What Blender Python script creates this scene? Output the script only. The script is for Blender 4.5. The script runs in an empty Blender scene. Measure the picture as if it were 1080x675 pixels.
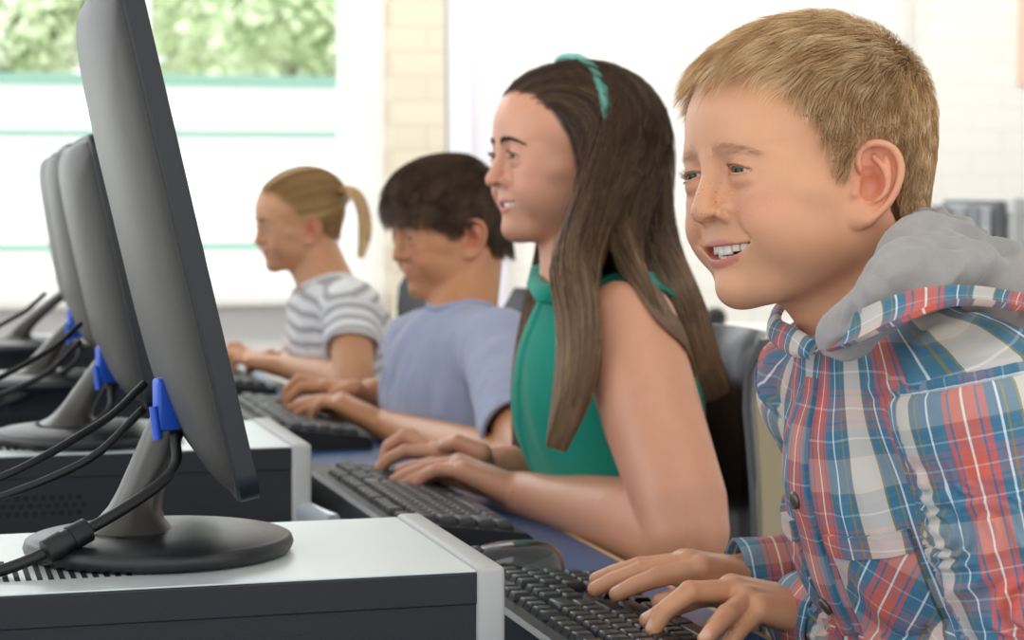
import bpy, math, time
import numpy as np
from mathutils import Vector, Matrix
T0 = time.time()
SC = bpy.context.scene
COL = SC.collection
PI = math.pi
def V(*a): return np.array(a, dtype=float)
def nrm(v): v = np.asarray(v, float); return v / (np.linalg.norm(v) + 1e-12)

# ------------------------------------------------------------------ camera
FPX, YAW, PITCH, CAMZ = 2280.0, math.radians(15.9), math.radians(3.70), 1.107
CAM = V(0, 0, CAMZ)
_f = V(math.sin(YAW) * math.cos(PITCH), math.cos(YAW) * math.cos(PITCH), -math.sin(PITCH))
_r = V(math.cos(YAW), -math.sin(YAW), 0)
_u = np.cross(_r, _f)
def at(px, py, d):
    """world point seen at photo pixel (px, py), d metres along the optical axis"""
    return CAM + d * (_f + _r * (px - 540) / FPX + _u * (337.5 - py) / FPX)
def atz(px, py, z):
    q = _f + _r * (px - 540) / FPX + _u * (337.5 - py) / FPX
    return CAM + q * ((z - CAMZ) / q[2])
def aty(px, py, y):
    q = _f + _r * (px - 540) / FPX + _u * (337.5 - py) / FPX
    return CAM + q * (y / q[1])
def pix(p):
    v = np.asarray(p, float) - CAM
    d = v @ _f
    return np.array([540 + FPX * (v @ _r) / d, 337.5 - FPX * (v @ _u) / d, d])

# ------------------------------------------------------------------ objects
def tag(o, label=None, cat=None, group=None, kind=None):
    if label: o['label'] = label
    if cat: o['category'] = cat
    if group: o['group'] = group
    if kind: o['kind'] = kind
    return o
def thing(name, label, cat, loc=(0, 0, 0), group=None):
    o = bpy.data.objects.new(name, None); COL.objects.link(o)
    o.location = loc; o.empty_display_size = .05
    return tag(o, label, cat, group)
def mesh_obj(name, verts, faces, mat, parent=None, smooth=True, attrs=None, mats=None, fmat=None, loc=None):
    me = bpy.data.meshes.new(name)
    verts = np.ascontiguousarray(verts, dtype=np.float32)
    if isinstance(faces, np.ndarray):
        n, k = faces.shape
        me.vertices.add(len(verts)); me.vertices.foreach_set('co', verts.ravel())
        me.loops.add(n * k); me.loops.foreach_set('vertex_index', faces.astype(np.int32).ravel())
        me.polygons.add(n)
        me.polygons.foreach_set('loop_start', np.arange(0, n * k, k, dtype=np.int32))
        me.update(calc_edges=True)
    else:
        me.from_pydata(verts.tolist(), [], [list(f) for f in faces])
    me.polygons.foreach_set('use_smooth', np.full(len(me.polygons), bool(smooth)))
    for m in (mats or [mat]): me.materials.append(m)
    if fmat is not None: me.polygons.foreach_set('material_index', np.asarray(fmat, np.int32))
    if attrs:
        for k, a in attrs.items():
            a = np.asarray(a, np.float32)
            if a.ndim == 1:
                at_ = me.attributes.new(k, 'FLOAT', 'POINT'); at_.data.foreach_set('value', a)
            elif a.shape[1] == 3:
                at_ = me.attributes.new(k, 'FLOAT_VECTOR', 'POINT'); at_.data.foreach_set('vector', a.ravel())
            else:
                at_ = me.attributes.new(k, 'FLOAT_COLOR', 'POINT'); at_.data.foreach_set('color', a.ravel())
    me.update()
    o = bpy.data.objects.new(name, me); COL.objects.link(o)
    if parent is not None:
        o.parent = parent
        # vertices are given in world space: undo the parent's (chain of) plain translation
        off = Vector((0, 0, 0)); q = parent
        while q is not None: off += q.location; q = q.parent
        if loc is None: o.location = -off
        else: o.location = Vector(loc) - off
    elif loc is not None: o.location = loc
    return o

class MB:
    """collects simple shapes into one mesh"""
    def __init__(s): s.v = []; s.f = []; s.m = []
    def add(s, v, f, m=0):
        n = len(s.v); s.v += [tuple(map(float, x)) for x in v]; s.f += [tuple(int(i) + n for i in q) for q in f]; s.m += [m] * len(f)
    def box(s, lo, hi, b=0.0, M=None, m=0, seg=2):
        lo = V(*lo); hi = V(*hi); c = (lo + hi) / 2; h = (hi - lo) / 2
        b = min(b, h.min() * .98)
        if b <= 0:
            P = [c + h * V(i, j, k) for i in (-1, 1) for j in (-1, 1) for k in (-1, 1)]
            F = [(0, 1, 3, 2), (4, 6, 7, 5), (0, 4, 5, 1), (2, 3, 7, 6), (0, 2, 6, 4), (1, 5, 7, 3)]
        else:
            import bmesh
            bm = bmesh.new(); bmesh.ops.create_cube(bm, size=2)
            for q in bm.verts: q.co = Vector(c) + Vector((q.co.x * h[0], q.co.y * h[1], q.co.z * h[2]))
            bmesh.ops.bevel(bm, geom=bm.edges[:], offset=b, segments=seg, profile=.5, affect='EDGES')
            bm.verts.index_update()
            P = [V(*q.co) for q in bm.verts]; F = [[q.index for q in f.verts] for f in bm.faces]; bm.free()
        if M is not None: P = [V(*(M @ Vector(p))) for p in P]
        s.add(P, F, m)
    def loft(s, rings, cap=True, m=0, closed=True):
        n = len(rings[0]); v = [p for r in rings for p in r]; f = []
        for i in range(len(rings) - 1):
            for j in range(n if closed else n - 1):
                a = i * n + j; b = i * n + (j + 1) % n
                f.append((a, b, b + n, a + n))
        if cap:
            f.append(tuple(range(n))[::-1]); f.append(tuple(range((len(rings) - 1) * n, len(rings) * n)))
        s.add(v, f, m)
    def tube(s, pts, r, n=8, m=0, cap=True):
        pts = [np.asarray(p, float) for p in pts]
        rr = r if hasattr(r, '__len__') else [r] * len(pts)
        up = V(0, 0, 1); rings = []; prev = None
        for i, p in enumerate(pts):
            t = nrm(pts[min(i + 1, len(pts) - 1)] - pts[max(i - 1, 0)])
            if prev is None:
                a = np.cross(t, up)
                if np.linalg.norm(a) < 1e-3: a = np.cross(t, V(1, 0, 0))
            else: a = prev - t * (prev @ t)
            a = nrm(a); b = np.cross(t, a); prev = a
            rings.append([p + rr[i] * (math.cos(2 * PI * k / n) * a + math.sin(2 * PI * k / n) * b) for k in range(n)])
        s.loft(rings, cap, m)
    def lathe(s, prof, c, n=48, sx=1, sy=1, m=0):
        rings = [[V(c[0] + r * sx * math.cos(2 * PI * k / n), c[1] + r * sy * math.sin(2 * PI * k / n), c[2] + z) for k in range(n)] for r, z in prof]
        s.loft(rings, True, m)
    def build(s, name, mat, parent=None, smooth=True, auto=None, **kw):
        mats = mat if isinstance(mat, (list, tuple)) else [mat]
        o = mesh_obj(name, np.array(s.v), s.f, None, parent, smooth, mats=mats, fmat=s.m, **kw)
        import bmesh
        bm = bmesh.new(); bm.from_mesh(o.data); bmesh.ops.recalc_face_normals(bm, faces=bm.faces[:])
        if auto is not None:
            for e in bm.edges:
                if len(e.link_faces) == 2: e.smooth = e.calc_face_angle(0) < math.radians(auto)
        bm.to_mesh(o.data); bm.free()
        return o
def spline(pts, n=40):
    """Catmull-Rom through the points"""
    P = np.array(pts, float); P = np.vstack([2 * P[0] - P[1], P, 2 * P[-1] - P[-2]])
    out = []; m = len(P) - 3
    for i in range(n + 1):
        u = i / n * m; k = min(int(u), m - 1); t = u - k
        a, b, c, d = P[k:k + 4]
        out.append(.5 * ((2 * b) + (c - a) * t + (2 * a - 5 * b + 4 * c - d) * t * t + (3 * b - a - 3 * c + d) * t ** 3))
    return out

# ------------------------------------------------------------------ noise
_rs = np.random.default_rng(11)
_G = _rs.random((32, 32, 32)).astype(np.float32)
def vnoise(p, s=1.0, seed=0):
    """smooth value noise in [-1,1]; s = feature size"""
    q = np.asarray(p, np.float64) / s + seed * 7.31 + 100
    i = np.floor(q).astype(int); f = q - i; f = f * f * (3 - 2 * f)
    i0 = i & 31; i1 = (i + 1) & 31; r = 0
    for a in (0, 1):
        wa = f[..., 0] if a else 1 - f[..., 0]; ia = (i1 if a else i0)[..., 0]
        for b in (0, 1):
            wb = f[..., 1] if b else 1 - f[..., 1]; ib = (i1 if b else i0)[..., 1]
            for c in (0, 1):
                wc = f[..., 2] if c else 1 - f[..., 2]; ic = (i1 if c else i0)[..., 2]
                r = r + wa * wb * wc * _G[ia, ib, ic]
    return r * 2 - 1
def sstep(a, b, x):
    t = np.clip((x - a) / (b - a), 0, 1); return t * t * (3 - 2 * t)

# ------------------------------------------------------------------ signed-distance modelling
class Frame:
    """orthonormal frame: rows X, Y, Z in world space"""
    def __init__(s, o, R, s_=1.0): s.o = np.asarray(o, float); s.R = np.asarray(R, float); s.s = s_
    def w(s, p): return s.o + (np.asarray(p, float) * s.s) @ s.R
    def l(s, p): return (np.asarray(p, float) - s.o) @ s.R.T / s.s
    def d(s, v): return np.asarray(v, float) @ s.R
ID = Frame((0, 0, 0), np.eye(3))
class Shape:
    def __init__(s): s.ops = []
    def raw(s, fn, c, R, mode='u', k=.004, fr=ID):
        s.ops.append((fn, fr.w(c), R * fr.s, mode, k * 1.3 * fr.s, fr)); return s
    def ell(s, c, r, mode='u', k=.006, fr=ID, rot=None, mir=False):
        c = V(*c); r = V(*r)
        A = None if rot is None else np.array(Matrix.Rotation(rot[1], 3, rot[0]))
        def fn(p):
            q = p.copy()
            q = q - c
            if A is not None: q = q @ A
            q = q / r; k0 = np.sqrt(np.einsum('ij,ij->i', q, q)) + 1e-9; q = q / r; k1 = np.sqrt(np.einsum('ij,ij->i', q, q)) + 1e-9
            return k0 * (k0 - 1) / k1
        s.raw(fn, c, r.max(), mode, k, fr)
        if mir:
            c2 = c * V(-1, 1, 1)
            A2 = None if A is None else A * np.array([[1, -1, -1], [-1, 1, 1], [-1, 1, 1]])
            def fn2(p):
                q = p - c2
                if A2 is not None: q = q @ A2
                k0 = np.sqrt(((q / r) ** 2).sum(-1)) + 1e-9; k1 = np.sqrt(((q / r ** 2) ** 2).sum(-1)) + 1e-9
                return k0 * (k0 - 1) / k1
            s.raw(fn2, c2, r.max(), mode, k, fr)
        return s
    def cap(s, a, b, ra, rb=None, mode='u', k=.004, fr=ID, mir=False):
        rb = ra if rb is None else rb
        for sg in ((1, -1) if mir else (1,)):
            A = V(*a) * V(sg, 1, 1); B = V(*b) * V(sg, 1, 1)
            def fn(p, A=A, B=B):
                ba = B - A; pa = p - A
                t = np.clip((pa @ ba) / (ba @ ba + 1e-12), 0, 1); pa -= t[:, None] * ba
                return np.sqrt(np.einsum('ij,ij->i', pa, pa)) - (ra + (rb - ra) * t)
            s.raw(fn, (A + B) / 2, np.linalg.norm(B - A) / 2 + max(ra, rb), mode, k, fr)
        return s
    def chain(s, pts, rr, mode='u', k=.004, fr=ID, mir=False, sub=0):
        """a bent rod of varying radius as one solid"""
        if not hasattr(rr, '__len__'): rr = [rr] * len(pts)
        pts = np.array(pts, float); rr = np.array(rr, float)
        if sub:
            n = sub * (len(pts) - 1); rr = np.interp(np.linspace(0, len(rr) - 1, n + 1), np.arange(len(rr)), rr); pts = np.array(spline(pts, n))
        for sg in ((1, -1) if mir else (1,)):
            Q = pts * V(sg, 1, 1)
            def fn(p, Q=Q):
                out = np.full(len(p), 9.); use = range(len(Q) - 1)
                if len(Q) > 3 and len(p) > 50:
                    lo, hi = p.min(0), p.max(0); md = (Q[1:] + Q[:-1]) / 2; hl = np.linalg.norm(Q[1:] - Q[:-1], axis=1) / 2; rm = np.maximum(rr[1:], rr[:-1]); rn = np.minimum(rr[1:], rr[:-1])
                    low = np.linalg.norm(md - np.clip(md, lo, hi), axis=1) - hl - rm; upp = np.linalg.norm(np.maximum(np.abs(md - lo), np.abs(md - hi)), axis=1) - rn
                    use = np.nonzero(low <= upp.min())[0]
                for i in use:
                    ba = Q[i + 1] - Q[i]; pa = p - Q[i]; b2 = ba @ ba + 1e-12
                    t = np.clip((pa @ ba) / b2, 0, 1); pa -= t[:, None] * ba
                    out = np.minimum(out, np.sqrt(np.einsum('ij,ij->i', pa, pa)) - (rr[i] + (rr[i + 1] - rr[i]) * t))
                return out
            c = (Q.max(0) + Q.min(0)) / 2
            s.raw(fn, c, np.linalg.norm(Q - c, axis=1).max() + rr.max(), mode, k, fr)
        return s
    def eval(s, P, margin=.02, big=1e3):
        if len(P) > 6000:
            lo, hi = P.min(0), P.max(0); cs = max(.02, ((hi - lo).prod() / (len(P) / 2500)) ** (1 / 3) if margin is None else .030)
            g = ((P - lo) / cs).astype(np.int64); key = (g[:, 0] * 4096 + g[:, 1]) * 4096 + g[:, 2]; o = np.argsort(key, kind='stable'); ks = key[o]
            cuts = np.nonzero(np.diff(ks))[0] + 1; out = np.empty(len(P)); st = 0; Ps = P[o]
            for c in list(cuts) + [len(P)]:
                if c - st < 1200 and c != len(P): continue
                for a in range(st, c, 6000): out[o[a:min(a + 6000, c)]] = s.eval(Ps[a:min(a + 6000, c)], margin, big)
                st = c
            return out
        d = np.full(len(P), big)
        if getattr(s, '_n', None) != len(s.ops):
            ks_ = np.array([o[4] if o[3] == 'u' else 0 for o in s.ops]); s._kx = np.maximum.accumulate(ks_[::-1])[::-1]; s._n = len(s.ops)
        if len(P) == 0: return d
        lo, hi = P.min(0), P.max(0)
        for (fn, c, R, mode, k, fr), kx in zip(s.ops, s._kx):
            if margin is None: m = slice(None); q = P
            else:
                rr = (R + (kx if mode == 'u' else k) + margin) ** 2
                g = c - np.clip(c, lo, hi)
                if g @ g > rr: continue
                g = np.maximum(np.abs(c - lo), np.abs(c - hi))
                if g @ g < rr: m = slice(None); q = P
                else:
                    w = P - c; m = np.nonzero(np.einsum('ij,ij->i', w, w) < rr)[0]
                    if len(m) == 0: continue
                    q = P[m]
            e = fn(fr.l(q)) * fr.s if fr is not ID else fn(q)
            a = d[m]
            if mode == 'u':
                if k > 0: h = np.maximum(k - np.abs(a - e), 0) / k; a = np.minimum(a, e) - h * h * h * k / 6
                else: a = np.minimum(a, e)
            elif mode == 's':
                e = -e
                if k > 0: h = np.maximum(k - np.abs(a - e), 0) / k; a = np.maximum(a, e) + h * h * h * k / 6
                else: a = np.maximum(a, e)
            elif mode == 'i':
                if k > 0: h = np.maximum(k - np.abs(a - e), 0) / k; a = np.maximum(a, e) + h * h * h * k / 6
                else: a = np.maximum(a, e)
            elif mode == 'd': a = a + e          # displacement
            d[m] = a
        return d
    def grad(s, P, e=.0006, margin=.012):
        g = np.zeros_like(P)
        for i in range(3):
            o = np.zeros(3); o[i] = e
            g[:, i] = s.eval(P + o, margin) - s.eval(P - o, margin)
        return g / (2 * e)

def sdf_mesh(S, lo, hi, h, project=1, keep=None):
    lo = np.asarray(lo, float); hi = np.asarray(hi, float); B = 8
    nb = np.ceil((hi - lo) / (h * B)).astype(int); n = nb * B
    bc = np.stack(np.meshgrid(*[np.arange(k) for k in nb], indexing='ij'), -1).reshape(-1, 3)
    cen = lo + (bc + .5) * B * h
    dc = np.concatenate([S.eval(c, None) for c in np.array_split(cen, max(1, len(cen) // 20000))])
    diag = B * h * .87
    F = np.repeat(np.repeat(np.repeat(dc.reshape(nb), B, 0), B, 1), B, 2).astype(np.float32)
    act = np.abs(dc) < diag * 1.35 + .002
    ab = bc[act]
    g = np.stack(np.meshgrid(*[np.arange(B)] * 3, indexing='ij'), -1).reshape(-1, 3)
    for ch in np.array_split(ab, max(1, len(ab) // 800)):
        idx = (ch[:, None, :] * B + g[None]).reshape(-1, 3)
        F[idx[:, 0], idx[:, 1], idx[:, 2]] = S.eval(lo + idx * h, 3 * h)
    # surface nets
    s_ = F < 0
    cnt = np.zeros(tuple(n - 1), np.int8)
    for a in (0, 1):
        for b in (0, 1):
            for c in (0, 1): cnt += s_[a:n[0] - 1 + a, b:n[1] - 1 + b, c:n[2] - 1 + c]
    ci = np.argwhere((cnt > 0) & (cnt < 8)); del cnt
    idg = np.full(tuple(n), -1, np.int32); idg[ci[:, 0], ci[:, 1], ci[:, 2]] = np.arange(len(ci))
    cor = np.array([(a, b, c) for a in (0, 1) for b in (0, 1) for c in (0, 1)])
    val = np.stack([F[ci[:, 0] + a, ci[:, 1] + b, ci[:, 2] + c] for a, b, c in cor], 1)
    acc = np.zeros((len(ci), 3)); w = np.zeros(len(ci))
    for i in range(8):
        for j in range(i + 1, 8):
            if np.abs(cor[i] - cor[j]).sum() != 1: continue
            m = (val[:, i] < 0) != (val[:, j] < 0)
            t = np.where(m, val[:, i] / (val[:, i] - val[:, j] + 1e-20), 0)[:, None]
            acc += np.where(m[:, None], cor[i] + t * (cor[j] - cor[i]), 0); w += m
    P = lo + (ci + acc / w[:, None]) * h
    Q = []
    for ax in range(3):
        o = [0, 0, 0]; o[ax] = 1
        A = s_[:n[0] - o[0], :n[1] - o[1], :n[2] - o[2]]; Bm = s_[o[0]:, o[1]:, o[2]:]
        e = np.argwhere(A != Bm)
        a1, a2 = (ax + 1) % 3, (ax + 2) % 3
        e = e[(e[:, a1] > 0) & (e[:, a2] > 0)]
        u = np.zeros(3, int); u[a1] = 1; v = np.zeros(3, int); v[a2] = 1
        q = np.stack([idg[tuple((e - x).T)] for x in (u + v, v, 0 * u, u)], 1)
        neg = s_[tuple(e.T)]
        q[~neg] = q[~neg][:, ::-1]
        Q.append(q[(q >= 0).all(1)])
    Q = np.concatenate(Q)
    for _ in range(project):
        d = S.eval(P, .012); g = S.grad(P)
        l = (g ** 2).sum(1); ok = (np.abs(d) < 2 * h) & (l > .05)
        st = np.zeros_like(P); st[ok] = g[ok] * (d[ok] / np.maximum(l[ok], .25))[:, None]
        P -= np.clip(st, -h * .7, h * .7)
    if keep is not None:
        k = keep(P); P, Q = compact(P, Q, k)
    return P, Q
def compact(P, Q, k, extra=None):
    fq = k[Q].all(1); Q = Q[fq]
    used = np.zeros(len(P), bool); used[Q.ravel()] = True
    new = np.cumsum(used) - 1
    return P[used], new[Q]
def laplace(P, Q, it=1, lam=.5):
    for _ in range(it):
        acc = np.zeros_like(P); w = np.zeros(len(P))
        for i in range(4):
            a = Q[:, i]; b = Q[:, (i + 1) % 4]
            np.add.at(acc, a, P[b]); np.add.at(acc, b, P[a]); np.add.at(w, a, 1); np.add.at(w, b, 1)
        P = P + lam * (acc / np.maximum(w, 1)[:, None] - P)
    return P
def joinpq(parts):
    P = []; Q = []; n = 0
    for p, q in parts: P.append(p); Q.append(q + n); n += len(p)
    return np.concatenate(P), np.concatenate(Q)
def strands(name, paths, r0, mat, parent=None, attrs=None, taper=.25):
    """paths: (n, k, 3) array of hair polylines -> three-sided tapering tubes, one mesh"""
    n, k, _ = paths.shape
    t = np.gradient(paths, axis=1); t /= np.linalg.norm(t, axis=2, keepdims=True) + 1e-9
    a = np.cross(t, V(.3, .2, 1)); a /= np.linalg.norm(a, axis=2, keepdims=True) + 1e-9
    b = np.cross(t, a)
    rad = (np.asarray(r0) * np.ones(n))[:, None] * (1 - (1 - taper) * np.linspace(0, 1, k) ** 2)[None]
    R = np.stack([paths + rad[..., None] * (math.cos(x) * a + math.sin(x) * b) for x in (0, 2.094, 4.189)], 2)
    P = R.reshape(-1, 3)
    i = np.arange(n)[:, None, None] * (k * 3); j = np.arange(k - 1)[None, :, None] * 3; c = np.arange(3)[None, None]
    A = i + j + c; Bq = i + j + (c + 1) % 3
    Q = np.stack([A, Bq, Bq + 3, A + 3], -1).reshape(-1, 4)
    at_ = {}
    at_['along'] = np.tile(np.repeat(np.linspace(0, 1, k), 3), n)
    if attrs:
        for q, v in attrs.items(): at_[q] = np.repeat(v, k * 3, axis=0)
    return mesh_obj(name, P, Q, mat, parent, True, attrs=at_)

# ------------------------------------------------------------------ materials
def mat_new(name):
    m = bpy.data.materials.new(name); m.use_nodes = True
    nt = m.node_tree; nt.nodes.clear()
    out = nt.nodes.new('ShaderNodeOutputMaterial'); b = nt.nodes.new('ShaderNodeBsdfPrincipled')
    nt.links.new(b.outputs[0], out.inputs[0])
    return m, nt, b
def srgb(h):
    if isinstance(h, str): h = [int(h[i:i + 2], 16) / 255 for i in (0, 2, 4)]
    return tuple(c / 12.92 if c <= .04045 else ((c + .055) / 1.055) ** 2.4 for c in h)
def plain(name, col, rough=.5, metal=0, spec=.5, bump=None, var=None, coat=0, trans=0, ior=None, sheen=0):
    """bump=(scale, strength[, detail]); var=(scale, amount)"""
    m, nt, b = mat_new(name); c = srgb(col) if isinstance(col, str) else col
    b.inputs['Base Color'].default_value = (*c, 1); b.inputs['Roughness'].default_value = rough
    b.inputs['Metallic'].default_value = metal; b.inputs['Specular IOR Level'].default_value = spec
    b.inputs['Coat Weight'].default_value = coat; b.inputs['Transmission Weight'].default_value = trans
    b.inputs['Sheen Weight'].default_value = sheen
    if ior: b.inputs['IOR'].default_value = ior
    tc = nt.nodes.new('ShaderNodeTexCoord')
    if bump:
        n = nt.nodes.new('ShaderNodeTexNoise'); n.inputs['Scale'].default_value = bump[0]; n.inputs['Detail'].default_value = bump[2] if len(bump) > 2 else 3
        u = nt.nodes.new('ShaderNodeBump'); u.inputs['Strength'].default_value = bump[1]; u.inputs['Distance'].default_value = .002
        nt.links.new(tc.outputs['Object'], n.inputs['Vector']); nt.links.new(n.outputs[0], u.inputs['Height']); nt.links.new(u.outputs[0], b.inputs['Normal'])
    if var:
        n = nt.nodes.new('ShaderNodeTexNoise'); n.inputs['Scale'].default_value = var[0]; n.inputs['Detail'].default_value = 4
        nt.links.new(tc.outputs['Object'], n.inputs['Vector'])
        mr = nt.nodes.new('ShaderNodeMapRange'); mr.inputs[3].default_value = 1 - var[1]; mr.inputs[4].default_value = 1 + var[1]
        nt.links.new(n.outputs[0], mr.inputs[0])
        mx = nt.nodes.new('ShaderNodeMix'); mx.data_type = 'RGBA'; mx.blend_type = 'MULTIPLY'; mx.inputs[0].default_value = 1
        mx.inputs[6].default_value = (*c, 1); nt.links.new(mr.outputs[0], mx.inputs[7]); nt.links.new(mx.outputs[2], b.inputs['Base Color'])
    return m
def N(nt, t, **kw):
    n = nt.nodes.new(t)
    for k, v in kw.items():
        if k.startswith('_'): setattr(n, k[1:], v)
    return n
def attr(nt, name, out='Color'):
    n = nt.nodes.new('ShaderNodeAttribute'); n.attribute_name = name; return n.outputs[out]
def vmath(nt, op, a, b=None, c=None):
    n = nt.nodes.new('ShaderNodeMath'); n.operation = op
    for i, x in enumerate((a, b, c)):
        if x is None: continue
        if hasattr(x, 'is_linked') or hasattr(x, 'links'): nt.links.new(x, n.inputs[i])
        else: n.inputs[i].default_value = x
    return n.outputs[0]
def mixc(nt, f, a, b, mode='MIX'):
    n = nt.nodes.new('ShaderNodeMix'); n.data_type = 'RGBA'; n.blend_type = mode
    for i, x in ((0, f), (6, a), (7, b)):
        if isinstance(x, (int, float)): n.inputs[i].default_value = x if i == 0 else (x, x, x, 1)
        elif isinstance(x, tuple): n.inputs[i].default_value = (*x[:3], 1)
        else: nt.links.new(x, n.inputs[i])
    return n.outputs[2]
def ramp(nt, f, stops, mode='LINEAR'):
    n = nt.nodes.new('ShaderNodeValToRGB'); n.color_ramp.interpolation = mode
    e = n.color_ramp.elements
    while len(e) > 1: e.remove(e[0])
    e[0].position = stops[0][0]; e[0].color = (*stops[0][1], 1)
    for p, c in stops[1:]:
        x = e.new(p); x.color = (*c, 1)
    nt.links.new(f, n.inputs[0]); return n.outputs[0]
# ------------------------------------------------------------------ camera and light
def setup():
    vs = SC.view_settings; vs.view_transform = 'Standard'; vs.look = 'None'; vs.exposure = .16; vs.gamma = 1; vs.use_curve_mapping = False
    cam = bpy.data.cameras.new('camera'); co = bpy.data.objects.new('camera', cam); COL.objects.link(co); SC.camera = co
    R = Matrix(((_r[0], _u[0], -_f[0]), (_r[1], _u[1], -_f[1]), (_r[2], _u[2], -_f[2])))
    co.matrix_world = Matrix.Translation(Vector(CAM)) @ R.to_4x4()
    cam.sensor_width = 36; cam.lens = FPX * 36 / 1080; cam.clip_start = .05; cam.clip_end = 300
    cam.dof.use_dof = True; cam.dof.focus_distance = 1.47; cam.dof.aperture_fstop = 10.5
    w = bpy.data.worlds.new('world'); SC.world = w; w.use_nodes = True
    bg = w.node_tree.nodes['Background']; bg.inputs[0].default_value = (.93, .97, 1, 1); bg.inputs[1].default_value = WORLD
    def area(name, loc, tgt, sx, sy, e, col=(1, 1, 1)):
        l = bpy.data.lights.new(name, 'AREA'); l.shape = 'RECTANGLE'; l.size = sx; l.size_y = sy; l.energy = e; l.color = col
        o = bpy.data.objects.new(name, l); COL.objects.link(o); o.location = loc
        o.rotation_euler = (Vector(tgt) - Vector(loc)).to_track_quat('-Z', 'Y').to_euler()
    area('daylight_side_windows', (-2.6, 2.6, 1.9), (.8, 2.0, .9), 3.4, 1.6, L_SIDE, (.97, .99, 1))
    area('daylight_far_window', (-.4, 6.2, 2.75), (.3, 2.0, .9), 3.0, 1.0, L_FAR, (.97, 1, 1))
    area('back_wall_fill', (1.6, 5.0, 2.9), (1.6, 6.4, 1.2), 4.5, .8, 85, (1, .98, .95))  # unseen lamp added to keep the back wall bright
    area('ceiling_light', (.9, .6, 2.9), (.7, 1.4, .8), 1.6, 1.2, L_CEIL, (1, .97, .93))
WORLD, L_SIDE, L_FAR, L_CEIL = 1.35, 26, 26, 10
TZ = .75          # table top height
# ------------------------------------------------------------------ the room
def m_brick():
    m, nt, b = mat_new('painted_brick')
    tc = N(nt, 'ShaderNodeTexCoord'); mp = N(nt, 'ShaderNodeMapping'); mp.inputs['Rotation'].default_value = (PI / 2, 0, 0)
    nt.links.new(tc.outputs['Object'], mp.inputs[0])
    br = N(nt, 'ShaderNodeTexBrick'); br.inputs['Scale'].default_value = 1; br.inputs['Brick Width'].default_value = .225; br.inputs['Row Height'].default_value = .075
    br.inputs['Mortar Size'].default_value = .006; br.inputs['Mortar Smooth'].default_value = .6
    br.inputs['Color1'].default_value = (*srgb('f9f6ef'), 1); br.inputs['Color2'].default_value = (*srgb('f7f4ec'), 1); br.inputs['Mortar'].default_value = (*srgb('f3efe6'), 1)
    nt.links.new(mp.outputs[0], br.inputs[0]); nt.links.new(br.outputs['Color'], b.inputs['Base Color'])
    u = N(nt, 'ShaderNodeBump'); u.inputs['Strength'].default_value = .2; u.inputs['Distance'].default_value = .004; u.invert = True
    nt.links.new(br.outputs['Fac'], u.inputs['Height']); nt.links.new(u.outputs[0], b.inputs['Normal'])
    b.inputs['Roughness'].default_value = .55
    return m
def cr_brick(name, c1, c2, cm):
    m = m_brick(); m.name = name
    for n in m.node_tree.nodes:
        if n.bl_idname == 'ShaderNodeTexBrick':
            for k, c in (('Color1', c1), ('Color2', c2), ('Mortar', cm)): n.inputs[k].default_value = (*srgb(c), 1)
    return m
def struct(mb, name, mat, **kw):
    o = mb.build(name, mat, None, False, **kw); o['kind'] = 'structure'; return o
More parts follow.
